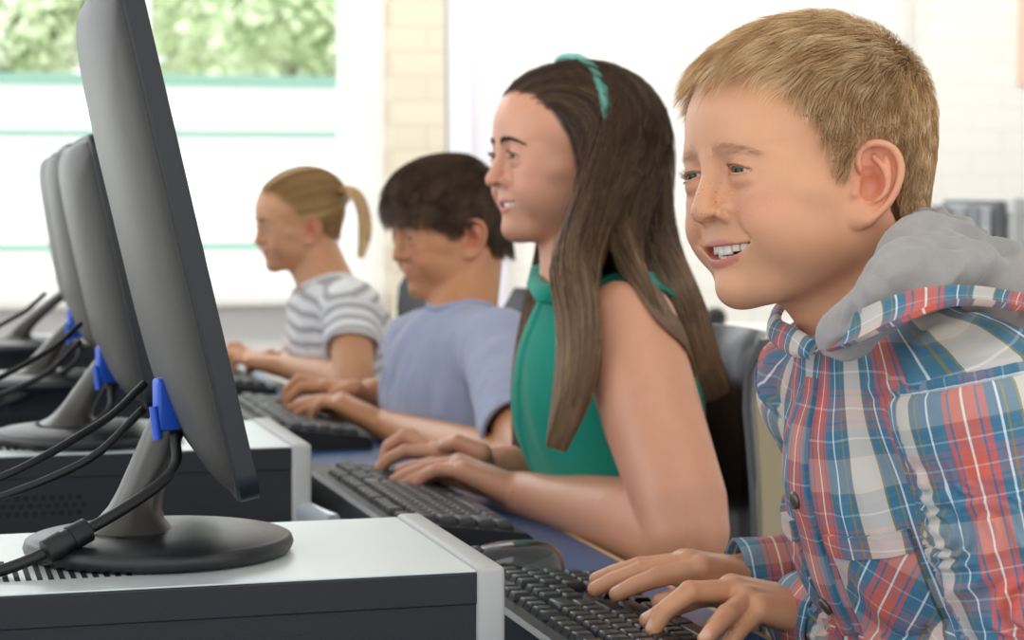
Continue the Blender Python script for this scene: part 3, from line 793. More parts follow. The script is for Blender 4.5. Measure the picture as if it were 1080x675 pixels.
def keyboards_mice():
    a = atz(533, 612, TZ + .03)
    keyboard('black keyboard under the plaid shirted boy\'s hands', float(a[0]) - .030, 1.33, 1.765)
    # the girl's keyboard: silver bordered
    b = atz(372, 505, TZ + .02)
    keyboard('black keyboard with silver rounded border under the green shirted girl\'s hands', GK[0], GK[1], GK[2], True, lift=.008)
    keyboard('dark keyboard under the lavender shirted boy\'s hands', .455, 2.80, 3.25, True, lift=.008)
    keyboard('dark keyboard under the ponytailed girl\'s hands', .455, 3.55, 4.00)
    c = atz(534, 598, TZ + .015); mouse('glossy black mouse between the nearest silver bezel and the girl\'s forearm', float(c[0]), float(c[1]), .25)
    c = atz(432, 466, TZ + .01); 
GK = (.437, 1.985, 2.43)
def chair(lab, x, y, yaw, H=.42, zt=None):
    """moulded plastic pupil chair; the sitter faces -X"""
    t = thing('school_chair', lab, 'chair', (x, y, 0), 'plastic pupil chairs')
    ca, sa = math.cos(yaw), math.sin(yaw)
    def W(p): return V(x + p[0] * ca - p[1] * sa, y + p[0] * sa + p[1] * ca, p[2])
    zt = zt or H + .40
    def backp(s, u):      # s 0..1 up, u -1..1 across
        z = H + .03 + (zt - H - .03) * s; wy = .195 * (1 - .18 * s ** 2) * u
        xx = .165 + .020 * s + .020 * math.sin(s * PI) - .055 * (u * u) - .0 + (.028 * sstep(.90, 1, s))
        return V(xx, wy, z)
    m = MB(); F = []; B = []
    for off in (0, .007):
        g = []
        for i in range(15):
            for j in range(13): p = backp(i / 14, -1 + j / 6); g.append(W(p + V(off, 0, 0)))
        F.append(g)
    v = F[0] + F[1]; n = 195; f = []
    for i in range(14):
        for j in range(12):
            q = i * 13 + j; f.append((q, q + 1, q + 14, q + 13)); f.append((q + n, q + 13 + n, q + 14 + n, q + 1 + n))
    edge = [j for j in range(13)] + [i * 13 + 12 for i in range(1, 15)] + [14 * 13 + j for j in range(11, -1, -1)] + [i * 13 for i in range(13, 0, -1)]
    for i in range(len(edge)): a, b = edge[i], edge[(i + 1) % len(edge)]; f.append((a, b, b + n, a + n))
    m.add(v, f); m.build('backrest', M_['chair'], t, auto=60)
    m = MB(); rings = []
    for i in range(11):
        s = i / 10; xx = -.20 + .385 * s; ww = .19 + .012 * math.sin(s * PI); z = H + .012 * math.cos(s * PI * 2) - .014 * sstep(.25, 0, s)
        rings.append([W((xx, -ww, z + .008)), W((xx, -ww * .5, z - .004)), W((xx, 0, z - .006)), W((xx, ww * .5, z - .004)), W((xx, ww, z + .008)), W((xx, ww, z + .001)), W((xx, ww * .5, z - .012)), W((xx, 0, z - .014)), W((xx, -ww * .5, z - .012)), W((xx, -ww, z + .001))])
    m.loft(rings); m.build('seat', M_['chair'], t, auto=60)
    # ribbed plastic spine behind the backrest
    m = MB()
    for k in range(5):
        u = -.30 + k * .15
        r_ = [W(backp(.02 + .5 * s, u) + V(.010 + .030 * (1 - s), 0, 0)) for s in np.linspace(0, 1, 8)]
        m.tube(r_, .0065, 8)
    m.build('rib', M_['chair'], t)
    for sx in (-1, 1):
        for sy in (-1, 1):
            m = MB(); m.tube(spline([W((sx * .14, sy * .15, H - .012)), W((sx * .17, sy * .17, H * .6)), W((sx * .20, sy * .19, .012))], 8), .011, 12); m.build('leg', M_['chrome'], t)
            m = MB(); p = W((sx * .20, sy * .19, .0)); m.lathe([(0, .0), (.014, .0), (.014, .02), (0, .022)], p, 14); m.build('foot_cap', M_['chair'], t)
    return t
def chairs():
    M_['chair'] = plain('charcoal_chair_plastic', '26282b', .27, coat=.15); M_['chrome'] = plain('chair_steel', '9a9a9c', .3, 1)

    C_ = [('charcoal plastic chair behind the boy in the plaid shirt', 1.36, .82), ('charcoal plastic chair with ribbed back behind the green shirted girl', 2.20, .685), ('charcoal plastic chair of the boy in the lavender T-shirt', 2.98, .74), ('charcoal plastic chair of the ponytailed girl, top shining pale blue', 3.76, .76)]
    for lab, y, x in C_: chair(lab, x, y, 0, .425, .945)
# ================================================================== heads
# head space: +Y face forward, +Z up, X sideways, origin between the ears
def head_frame(px, py, d, theta, tilt=0, pitch=0, s=1.0, anchor=(-.071, -.006, .0)):
    """head frame whose anchor point (the ear that shows) lands on the photo pixel;
       theta = how far the face is turned off the direction to the camera, towards photo left,
       tilt = near side of the head up, pitch = face down (degrees)"""
    o = at(px, py, d)
    c = CAM - o; c[2] = 0; c = nrm(c)
    r = nrm(np.cross(V(0, 0, 1), c)); r = r if r @ _r > 0 else -r
    th, ph, al = map(math.radians, (theta, tilt, pitch)); Z = V(0, 0, 1)
    F0 = math.cos(th) * c - math.sin(th) * r
    L0 = math.sin(th) * c + math.cos(th) * r
    F = F0 * math.cos(al) - Z * math.sin(al); U = Z * math.cos(al) + F0 * math.sin(al)
    L = L0 * math.cos(ph) + U * math.sin(ph); U = U * math.cos(ph) - L0 * math.sin(ph)
    fr = Frame(o, np.array([-L, F, U]), s)
    fr.o = o - (V(*anchor) * s) @ fr.R
    return fr

EYE = V(.0290, .0645, .0120)
def head_shape(S, fr, hp):
    g = lambda k, d: hp.get(k, d)
    E = S
    fw = g('fw', 1.0)            # face width
    E.ell((0, -.011, .044), (.0715, .083, .072), k=.02, fr=fr)
    E.ell((0, .031, .044), (.061, .051, .050), k=.03, fr=fr)               # forehead
    E.ell((0, .014, -.008), (.0600 * fw, .062, .056), k=.02, fr=fr)           # mid face
    E.ell((0, .030, -.040), (.0440 * fw, .0405, .032), k=.025, fr=fr)           # jaw / mouth barrel
    E.ell((0, .0580, -.0675), (.0165, .0165, .0140), k=.020, fr=fr)             # chin
    E.cap((.047 * fw, -.004, -.034), (.022, .045, -.064), .012, .011, k=.022, fr=fr, mir=True)
    E.cap((.049, -.006, .0), (.046 * fw, -.006, -.034), .014, .012, k=.02, fr=fr, mir=True)
    # cheek (smiling)
    ch = g('cheek', 1.0)
    E.ell((.0345, .0560, -.0215), (.0195, .0185 * ch, .0165), k=.014, fr=fr, mir=True)
    E.ell((.045, .036, -.004), (.016, .020, .012), k=.016, fr=fr, mir=True)   # cheek bone
    E.ell((.040, .036, -.034), (.017, .028, .020), k=.020, fr=fr, mir=True)   # full cheek
    # brow
    E.ell((.024, .0650, .0270), (.020, .0105, .0065), k=.016, fr=fr, mir=True)
    E.ell((.0435, .0520, .0100), (.012, .014, .014), k=.016, fr=fr, mir=True)
    E.ell((.0310, .0600, -.0050), (.018, .0125, .010), k=.014, fr=fr, mir=True)
    # sockets
    E.ell((.0255, .0845, .0115), (.0165, .0120, .0098), 's', k=.012, fr=fr, mir=True)
    # nose
    nl = g('nose', 0.0)
    E.chain([(0, .0745, .020), (0, .0785, .008), (0, .0835, -.0040), (0, .0848 + nl, -.0115)], [.0075, .0066, .0072, .0080], k=.010, fr=fr, sub=3)
    E.ell((0, .0862 + nl, -.0148), (.0092, .0080, .0074), k=.004, fr=fr)
    E.ell((.0140, .0740, -.0160), (.0062, .0105, .0064), k=.006, fr=fr, mir=True)
    E.ell((.0065, .0840, -.0218), (.0032, .0050, .0032), 's', k=.0025, fr=fr, mir=True)
    # eyeball mound and lids
    ex, ey, ez = EYE
    E.ell((ex, ey, ez), (.0141, .0141, .0130), k=.009, fr=fr, mir=True)
    op = g('eye', (.0036, .0030)); lid = g('lid', 0.0)
    W = .0130
    def zu(x): t = (x - ex) / W; return ez + lid + op[0] * (1 - t * t) - .0014 * t
    def zl(x): t = (x - ex) / W; return ez + lid - op[1] * (1 - t * t) - .0014 * t
    for sg in (1, -1):
        def fn(p, sg=sg):
            x = p[:, 0] * sg
            a = np.maximum(p[:, 2] - zu(x), zl(x) - p[:, 2]) * .8
            return np.maximum(np.maximum(a, ey + .0006 - p[:, 1]), np.abs(x - ex) - W)
        S.raw(fn, (ex * sg, ey + .01, ez), .017, 's', .0006, fr)
        # upper lid rim, crease, lower rim, pouch
        xs = np.linspace(ex - W * .95, ex + W * 1.02, 7)
        def yy(x, dz, r=.0140): return ey + math.sqrt(max(r * r - ((x - ex) * .95) ** 2 - dz * dz, 1e-6))
        S.chain([(sg * x, yy(x, zu(x) - ez), zu(x) + .0004) for x in xs], .0009, 'u', .0012, fr)
        S.chain([(sg * x, yy(x, zl(x) - ez), zl(x) - .0004) for x in xs], .0008, 'u', .0012, fr)
        S.chain([(sg * x, yy(x, .006, .0152), zu(x) + .0028 + .0006 * abs(x - ex) / W) for x in xs[1:-1]], .0005, 's', .0022, fr)
        S.chain([(sg * x, yy(x, .006, .0146) - .0030, zl(x) - .0048) for x in xs[1:6]], .0022, 'u', .0060, fr)
    # mouth
    mz = -.0378 + g('mz', 0); mw = g('mw', .0310); opn = g('open', .0095); cu = g('curl', .0008)
    def ym(x): return .0722 - 14.5 * x * x + g('my', 0)
    def zu_(x): t = np.abs(x) / mw; return mz + cu * t ** 2 - .0004 * (1 - t)
    def zl_(x): t = np.clip(np.abs(x) / mw, 0, 1.1); return mz - opn * (1 - t ** 2.2) + cu * t ** 2
    E.ell((0, .0505, mz - .001), (.027, .0225, .017), k=.012, fr=fr)        # muzzle
    E.cap((0, .0850, mz + .0130), (0, .0850, mz + .007), .0012, .0016, 's', k=.005, fr=fr)  # philtrum
    xs = np.linspace(-mw, mw, 13)
    up = [(x, ym(x) + .0010 - .0022 * (abs(x) / mw) ** 2, zu_(x) + .0014 * (1 - (abs(x) / mw) ** 2)) for x in xs]
    lo = [(x, ym(x) - .0010 - .0022 * (abs(x) / mw) ** 2, zl_(x) - .0022 * (1 - (abs(x) / mw) ** 2)) for x in xs]
    ru = [.0008 + .0013 * (1 - (x / mw) ** 2) for x in xs]; rl = [.0008 + .0026 * (1 - (x / mw) ** 2) for x in xs]
    E.chain(up, ru, k=.0045, fr=fr); E.chain(lo, rl, k=.0045, fr=fr)
    def fm(p):
        x = p[:, 0]
        a = np.maximum(p[:, 2] - zu_(x), zl_(x) - p[:, 2]) * .85
        a = np.maximum(a, np.abs(x) - mw)
        return np.maximum(a, ym(x) - .016 - p[:, 1])
    S.raw(fm, (0, .07, mz), .034, 's', .0012, fr)
    # corner dimple and smile fold
    E.cap((mw + .0020, .0720, mz + cu + .001), (mw + .0012, .0735, mz + cu - .002), .0012, k=.005, mode='s', fr=fr, mir=True)
    E.chain([(.0165, .0800, -.0150), (.0235, .0775, -.0240), (.0290, .0720, -.0320)], [.0010, .0018, .0012], 's', .0065, fr, True, sub=3)
    hp['_m'] = (mz, mw, ym, zu_, zl_, up, lo, ru, rl)
    # neck root goes in with the body; ears
    if g('ears', True): ear_shape(S, fr, g('flare', 36))

def ear_frame(fr, sg, flare):
    a = math.radians(flare)
    e1 = V(sg * math.sin(a), -math.cos(a), 0); nn = V(sg * math.cos(a), math.sin(a), 0); e2 = V(0, 0, 1)
    t = math.radians(-14)     # the ear leans back
    f1 = e1 * math.cos(t) + e2 * math.sin(t); f2 = -e1 * math.sin(t) + e2 * math.cos(t)
    R = np.array([f1, f2, nn])
    return Frame(fr.w((sg * .0720, -.004, -.002)), R @ fr.R, fr.s * 1.0)
HELIX = [(-.0050, .0030), (-.0100, .0080), (-.0135, .0150), (-.0120, .0225), (-.0060, .0272), (.0020, .0282), (.0098, .0252), (.0150, .0180), (.0168, .0090), (.0158, -.0010), (.0125, -.0105), (.0075, -.0185), (.0020, -.0245)]
def ear_shape(S, fr, flare):
    for sg in (1, -1):
        f = ear_frame(fr, sg, flare)
        S.ell((.0010, .0060, -.0045), (.0165, .0215, .0036), k=.004, fr=f)
        S.ell((-.0020, -.0120, -.0040), (.0115, .0150, .0042), k=.006, fr=f)
        S.ell((-.0060, .0010, -.0110), (.0060, .0130, .0080), k=.008, fr=f)     # root
        S.chain([(u, v, .0012 + .0012 * math.sin(i * .5)) for i, (u, v) in enumerate(HELIX)], [.0018, .0022, .0024, .0026, .0027, .0027, .0027, .0027, .0026, .0025, .0025, .0028, .0035], 'u', .0022, f, sub=3)
        S.ell((-.0045, -.0230, .0000), (.0088, .0080, .0036), k=.004, fr=f)      # lobe
        S.chain([(-.0010, -.0105, .001), (.0060, -.0075, .0018), (.0092, .0000, .0018), (.0080, .0075, .0016), (.0040, .0130, .0008), (-.0030, .0185, -.0002)], [.0026, .0024, .0024, .0024, .0022, .0018], 'u', .003, f, sub=3)
        S.chain([(.0080, .0075, .0014), (.0075, .0140, .0002), (.0050, .0200, -.001)], [.0022, .0020, .0014], 'u', .003, f, sub=2)
        S.ell((-.0010, -.0010, .0010), (.0078, .0100, .0085), 's', k=.004, fr=f)      # concha
        S.ell((-.0040, .0080, .0012), (.0048, .0045, .0045), 's', k=.003, fr=f)
        S.cap((-.0115, -.0080, -.0005), (-.0112, -.0015, -.0002), .0036, .0030, 'u', .004, f)   # tragus

def skin_tint(P, fr, hp, base):
    """albedo: lips, cheeks, ears, nose tip, brow shade, mouth inside"""
    q = fr.l(P); c = np.tile(np.array(srgb(base)), (len(P), 1)).astype(float); ax = np.abs(q[:, 0])
    def mixin(col, w):
        w = np.clip(w, 0, 1)[:, None]; c[:] = c * (1 - w) + np.array(srgb(col)) * w
    def blob(ctr, r, m=True):
        p = np.stack([ax if m else q[:, 0], q[:, 1], q[:, 2]], 1)
        return np.exp(-(((p - V(*ctr)) / V(*r)) ** 2).sum(1))
    near = (np.linalg.norm(q, axis=1) < .16)
    rb = hp.get('rosy', 1.0)
    mixin(hp.get('rose', 'd07d62'), .42 * rb * blob((.036, .066, -.016), (.020, .030, .017)))
    mixin(hp.get('rose', 'd07d62'), .20 * rb * blob((0, .094, -.017), (.013, .014, .012)))
    mixin('dd8a70', .55 * blob((.074, -.012, .004), (.014, .024, .034)))
    mixin('c9624a', .5 * blob((.070, -.004, .004), (.006, .014, .015)))
    mixin('c98f76', .30 * blob((0, .068, -.083), (.02, .02, .014)))
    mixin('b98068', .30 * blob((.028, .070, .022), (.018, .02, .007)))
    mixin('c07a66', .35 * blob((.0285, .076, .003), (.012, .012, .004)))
    mixin('c87a68', .8 * blob((.0165, .074, .0105), (.003, .006, .003)))
    ex, ey, ez = EYE; op = hp.get('eye', (.0036, .0030)); tt = (ax - ex) / .0130; zu0 = ez + hp.get('lid', 0) + op[0] * (1 - tt * tt) - .0014 * tt
    mixin('6a4636', .62 * np.exp(-((q[:, 2] - zu0 - .0003) / .0009) ** 2) * (np.abs(tt) < 1.02) * (q[:, 1] > .06))
    if 'scalp' in hp:
        zf, sc_ = hp['scalp']; ph = np.arctan2(ax, q[:, 1] + .010); mixin(sc_, sstep(-.004, .006, q[:, 2] - zf(ph)) * (ax < .0735))
    if '_m' in hp:
        mz, mw, ym, zu_, zl_, up, lo, ru, rl = hp['_m']
        m = (q[:, 1] > .05) & (np.abs(q[:, 2] - mz) < .022) & (ax < .032)
        i = np.nonzero(m)[0]; p = q[i]; dl = np.full(len(i), 1.)
        for pts, rr in ((up, ru), (lo, rl)):
            for k in range(len(pts) - 1):
                A, Bq = V(*pts[k]), V(*pts[k + 1]); ba = Bq - A; t = np.clip(((p - A) @ ba) / (ba @ ba), 0, 1)
                d = np.linalg.norm((p - A - t[:, None] * ba) * V(1, .45, 1), axis=1) - (rr[k] + .0007)
                dl = np.minimum(dl, d)
        w = np.zeros(len(P)); w[i] = 1 - sstep(-.0002, .0012, dl); mixin(hp.get('lip', 'c46a61'), w * .8)
        w = np.zeros(len(P)); w[i] = sstep(-.0045, -.0075, p[:, 1] - ym(p[:, 0])) * (p[:, 2] < zu_(p[:, 0]) + .004) * (p[:, 2] > zl_(p[:, 0]) - .004); mixin('7c3a34', w)
    return np.concatenate([c, np.ones((len(c), 1))], 1)

def skin_mat(name, freckles=0.0, rough=.41, sss=.12):
    m, nt, b = mat_new(name)
    col = attr(nt, 'tint'); hv = attr(nt, 'hpos', 'Vector')
    n = N(nt, 'ShaderNodeTexNoise'); n.inputs['Scale'].default_value = 55; n.inputs['Detail'].default_value = 5; nt.links.new(hv, n.inputs['Vector'])
    mr = N(nt, 'ShaderNodeMapRange'); mr.inputs[3].default_value = .93; mr.inputs[4].default_value = 1.06; nt.links.new(n.outputs[0], mr.inputs[0])
    col = mixc(nt, 1.0, col, mr.outputs[0], 'MULTIPLY')
    if freckles:
        vo = N(nt, 'ShaderNodeTexVoronoi'); vo.inputs['Scale'].default_value = 620; vo.inputs['Randomness'].default_value = 1; nt.links.new(hv, vo.inputs['Vector'])
        sp = N(nt, 'ShaderNodeSeparateColor'); nt.links.new(vo.outputs['Color'], sp.inputs[0])
        size = vmath(nt, 'MULTIPLY', sp.outputs[0], .36)
        dot = vmath(nt, 'LESS_THAN', vo.outputs['Distance'], size)
        sel = vmath(nt, 'GREATER_THAN', sp.outputs[1], .45)
        fm = vmath(nt, 'MULTIPLY', vmath(nt, 'MULTIPLY', dot, sel), attr(nt, 'freck', 'Fac'))
        fm = vmath(nt, 'MULTIPLY', fm, freckles)
        col = mixc(nt, fm, col, srgb('9a5a3a'))
    nt.links.new(col, b.inputs['Base Color'])
    b.inputs['Roughness'].default_value = rough; b.inputs['Specular IOR Level'].default_value = .45
    b.inputs['Subsurface Weight'].default_value = sss; b.inputs['Subsurface Radius'].default_value = (1.0, .35, .2)
    b.inputs['Subsurface Scale'].default_value = .006
    b.subsurface_method = 'BURLEY'
    n2 = N(nt, 'ShaderNodeTexNoise'); n2.inputs['Scale'].default_value = 900; n2.inputs['Detail'].default_value = 2; nt.links.new(hv, n2.inputs['Vector'])
    n3 = N(nt, 'ShaderNodeTexNoise'); n3.inputs['Scale'].default_value = 160; n3.inputs['Detail'].default_value = 3; nt.links.new(hv, n3.inputs['Vector'])
    u = N(nt, 'ShaderNodeBump'); u.inputs['Strength'].default_value = .22; u.inputs['Distance'].default_value = .0006
    nt.links.new(vmath(nt, 'ADD', n2.outputs[0], n3.outputs[0]), u.inputs['Height']); nt.links.new(u.outputs[0], b.inputs['Normal'])
    return m
def skin_attrs(P, fr, hp, base):
    q = fr.l(P); ax = np.abs(q[:, 0])
    fk = np.exp(-((q[:, 0] / .020) ** 2 + ((q[:, 2] + .006) / .014) ** 2)) * (q[:, 1] > .04) * .95 + .45 * np.exp(-(((ax - .03) / .02) ** 2 + ((q[:, 2] + .010) / .014) ** 2)) * (q[:, 1] > .03)
    return {'tint': skin_tint(P, fr, hp, base), 'hpos': q, 'freck': fk}

def eye_mat(name, iris, iris2):
    m, nt, b = mat_new(name)
    tc = N(nt, 'ShaderNodeTexCoord'); sx = N(nt, 'ShaderNodeSeparateXYZ'); nt.links.new(tc.outputs['Object'], sx.inputs[0])
    r = vmath(nt, 'SQRT', vmath(nt, 'ADD', vmath(nt, 'MULTIPLY', sx.outputs[0], sx.outputs[0]), vmath(nt, 'MULTIPLY', sx.outputs[2], sx.outputs[2])))
    r = vmath(nt, 'ADD', r, vmath(nt, 'MULTIPLY', vmath(nt, 'LESS_THAN', sx.outputs[1], 0), 1))
    r = vmath(nt, 'MULTIPLY', r, 100)
    w = srgb('d9d0cb')
    col = ramp(nt, r, [(0, srgb('08090a')), (.19, srgb('08090a')), (.22, srgb(iris2)), (.42, srgb(iris)), (.52, srgb('1c1a18')), (.60, srgb('6f6a66')), (.68, w), (1, srgb('c4b2aa'))])
    nt.links.new(col, b.inputs['Base Color']); b.inputs['Roughness'].default_value = .18; b.inputs['Coat Weight'].default_value = 0; b.inputs['Specular IOR Level'].default_value = .22
    b.inputs['Coat Roughness'].default_value = .03
    return m
def add_eyes(fr, gaze, parent, mat, r=.0127):
    r = r * fr.s
    for sg in (1, -1):
        bm_v = []; bm_f = []; n, k = 32, 20
        for i in range(k + 1):
            a = PI * i / k
            for j in range(n):
                t = 2 * PI * j / n
                rr = r * math.sin(a); y = r * math.cos(a)
                if y > 0 and rr < .0060: y += .0011 * (1 - (rr / .0060) ** 2)     # cornea
                bm_v.append((rr * math.cos(t), y, rr * math.sin(t)))
        for i in range(k):
            for j in range(n): bm_f.append((i * n + j, i * n + (j + 1) % n, (i + 1) * n + (j + 1) % n, (i + 1) * n + j))
        Y = nrm(gaze); X = nrm(np.cross(Y, V(0, 0, 1))); Z = np.cross(X, Y)
        me = bpy.data.meshes.new('eyeball'); me.from_pydata(bm_v, [], bm_f); me.polygons.foreach_set('use_smooth', [True] * len(me.polygons))
        me.materials.append(mat)
        o = bpy.data.objects.new('eyeball', me); COL.objects.link(o); o.parent = parent
        p = fr.w(EYE * V(sg, 1, 1)) - np.array(parent.location)
        o.matrix_local = Matrix(((X[0], Y[0], Z[0], p[0]), (X[1], Y[1], Z[1], p[1]), (X[2], Y[2], Z[2], p[2]), (0, 0, 0, 1)))
def add_teeth(fr, hp, parent, mat, gum):
    mz, mw, ym, zu_, zl_, *_ = hp['_m']
    m = MB()
    def tooth(s, w, z0, z1, back, mb):
        # s = arc position
        x = s; y = ym(s) - back; tx = nrm(V(1, -30 * s, 0)); ty = V(-tx[1], tx[0], 0)
        rings = []
        for t in np.linspace(0, 1, 6):
            z = z0 + (z1 - z0) * t; ww = w * (.5 - .045 * (1 - t) - .05 * (t > .99)); th = .0028 * (1 - .45 * t)
            ring = []
            for a in range(14):
                an = 2 * PI * a / 14; cx = math.copysign(abs(math.cos(an)) ** .45, math.cos(an)); sy = math.copysign(abs(math.sin(an)) ** .6, math.sin(an))
                ring.append(fr.w(V(x, y, z) + tx * ww * cx + ty * th * sy))
            rings.append(ring)
        mb.loft(rings)
    ws = [.0084, .0068, .0074, .0066, .0066, .0066]; x = 0
    for i, w in enumerate(ws):
        xx = x + w / 2
        for sg in (1, -1):
            L = .0102 - .0012 * (i == 1) - .0004 * i
            tooth(sg * xx, w * .97, zu_(xx) + .0035, zu_(xx) + .0042 - L, .0028, m)
        x += w * math.sqrt(1 / (1 + (30 * xx) ** 2)) * 1.0
    m.build('upper_teeth', mat, parent)
    m = MB(); x = 0
    for i in range(4):
        w = .0058; xx = x + w / 2
        for sg in (1, -1): tooth(sg * xx, w * .96, zl_(xx) - .004, zl_(xx) + .0022, .0058, m)
        x += w * .97
    m.build('lower_teeth', mat, parent)
    g = MB()
    up = [fr.w(V(s, ym(s) - .0056, zu_(s) + .0056)) for s in np.linspace(-.021, .021, 15)]
    g.tube(up, .0036, 8); g.build('gum', gum, parent)

def surface_pts(S, fr, dirs, c=(0, -.010, .03), r0=.2):
    """march from outside to the head surface along directions (head space)"""
    o = fr.w(V(*c)); D = fr.d(dirs); t = np.full(len(D), r0)
    for _ in range(26): t -= np.clip(S.eval(o + D * t[:, None], None), -.02, .05) * .85
    return o + D * t[:, None]
def brow_mesh(S, fr, parent, mat, n=420, sg_list=(1, -1), r=.00011, z0=.0262, arch=.0045, x0=.0085, x1=.043, thick=.0048, seed=3, L=.0060):
    rg = np.random.default_rng(seed)
    for sg in sg_list:
        t = rg.random(n); u = rg.normal(0, .42, n)
        x = x0 + (x1 - x0) * t; z = z0 + arch * np.sin(np.clip(t * 1.25, 0, 1.3) * PI * .62) - .0040 * t ** 3 + u * thick * (1 - .65 * t)
        o = V(0, 0, .02); dirs = np.stack([sg * x, .095 - 28 * x ** 2 * .6, z], 1) - V(0, -.01, .03)
        dirs /= np.linalg.norm(dirs, axis=1, keepdims=True)
        P = surface_pts(S, fr, dirs)
        g = S.grad(P); g /= np.linalg.norm(g, axis=1, keepdims=True)
        d = fr.d(np.stack([sg * (np.full(n, .9)), np.full(n, -.35), .75 * (1 - 1.4 * t) - u * .25], 1))
        d -= (d * g).sum(1, keepdims=True) * g; d /= np.linalg.norm(d, axis=1, keepdims=True)
        k = 4; pts = np.stack([P + d * (L * j / (k - 1)) * (.7 + .5 * rg.random((n, 1))) + g * (.0002 + .0009 * math.sin(j / (k - 1) * 2.4)) for j in range(k)], 1)
        strands('eyebrow', pts, r * (.7 + .6 * rg.random(n)), mat, parent)
def lash_mesh(fr, parent, mat, hp, n=46, L=.0055, r=.00013):
    ex, ey, ez = EYE; W = .0130; op = hp.get('eye', (.0036, .0030)); lid = hp.get('lid', 0)
    rg = np.random.default_rng(7)
    for sg in (1, -1):
        pts = []
        for i in range(n):
            t = -1 + 2 * (i + rg.random() * .6) / n; x = ex + W * t
            for up in (1, 0):
                if not up and i % 2: continue
                z = ez + lid + (op[0] if up else -op[1]) * (1 - t * t) - .0014 * t
                y = ey + math.sqrt(max(.0142 ** 2 - ((x - ex) * .95) ** 2 - (z - ez) ** 2, 1e-6))
                l = L * (.6 + .4 * rg.random()) * (.62 + .38 * (t > -.3)) * (1 if up else .5); sz = 1 if up else -1
                p0 = V(x, y + .0002, z); dirv = nrm(V(.55 * t, 1, .25 * sz))
                pts.append([fr.w((p0 + dirv * l * j / 3 + V(0, 0, sz * .0016 * (j / 3) ** 2)) * V(sg, 1, 1)) for j in range(4)])
        strands('eyelashes', np.array(pts), r * np.ones(len(pts)), mat, parent)
def hair_mat(name, cols, rough=.38, spec=.5, tip=.22):
    """cols: dark -> light"""
    m, nt, b = mat_new(name)
    f = attr(nt, 'shade', 'Fac'); al = attr(nt, 'along', 'Fac')
    f = vmath(nt, 'ADD', f, vmath(nt, 'MULTIPLY', al, tip))
    st = [(i / (len(cols) - 1), srgb(c)) for i, c in enumerate(cols)]
    nt.links.new(ramp(nt, f, st), b.inputs['Base Color'])
    b.inputs['Roughness'].default_value = rough; b.inputs['Specular IOR Level'].default_value = spec
    return m

# ------------------------------------------------------------------ hair
def skull_shape(fr, S=None):
    K = Shape()
    K.ell((0, -.011, .044), (.0715, .083, .072), k=.0, fr=fr); K.ell((0, .031, .044), (.061, .051, .050), k=.03, fr=fr)
    K.ell((0, .014, -.008), (.0600, .062, .056), k=.02, fr=fr)
    K.cap((0, -.035, .0), (0, -.045, -.08), .050, .048, k=.03, fr=fr)
    return K
def sgrad(K, P, e=.0015): return K.grad(P, e, None)
def hair_roots(K, fr, n, zh, seed, jit=.004, zmin=-.07):
    """random roots on the scalp above the hairline zh(angle from the face, 0..pi)"""
    rg = np.random.default_rng(seed); out = []
    while sum(len(o) for o in out) < n:
        d = rg.normal(size=(n, 3)); d /= np.linalg.norm(d, axis=1, keepdims=True)
        P = surface_pts(K, fr, d, c=(0, -.010, .02), r0=.16); q = fr.l(P)
        phi = np.arctan2(np.abs(q[:, 0]), q[:, 1] + .010); z0 = zh(phi)
        ok = (q[:, 2] > z0 + rg.normal(0, jit, len(q))) & (q[:, 2] > zmin)
        out.append(P[ok])
    return np.concatenate(out)[:n]
def grow(K, fr, roots, flow, length, lift, k=7, layer=.004, seed=1, stiff=.0):
    """flow(q) -> head-space direction; hairs stay above the skull K"""
    n = len(roots); pts = [roots]; p = roots.copy(); g = sgrad(K, p); g /= np.linalg.norm(g, axis=1, keepdims=True)
    rg = np.random.default_rng(seed); L = length[:, None] / (k - 1); prev = None
    hmax = (rg.random(n) ** .7) * layer
    for j in range(1, k):
        s = j / (k - 1); q = fr.l(p); d = fr.d(flow(q, s)); d -= (d * g).sum(1, keepdims=True) * g; d /= np.linalg.norm(d, axis=1, keepdims=True) + 1e-9
        dd = d + g * (lift * (1 - .75 * s))[:, None]; dd /= np.linalg.norm(dd, axis=1, keepdims=True)
        if prev is not None: dd = dd + prev * stiff; dd /= np.linalg.norm(dd, axis=1, keepdims=True)
        prev = dd
        p = p + dd * L; e = K.eval(p, None); g = sgrad(K, p); g /= np.linalg.norm(g, axis=1, keepdims=True) + 1e-9
        need = .0006 + hmax * min(1, s * 2)
        p = p + g * np.maximum(need - e, 0)[:, None]; pts.append(p.copy())
    out = np.stack(pts, 1); grow.ok = ~((fr.l(p)[:, 1] > .0) & (fr.l(p)[:, 2] < -.004)) & ~(np.linalg.norm(out[:, -1] - out[:, 0], axis=1) > length * 1.3)
    return out
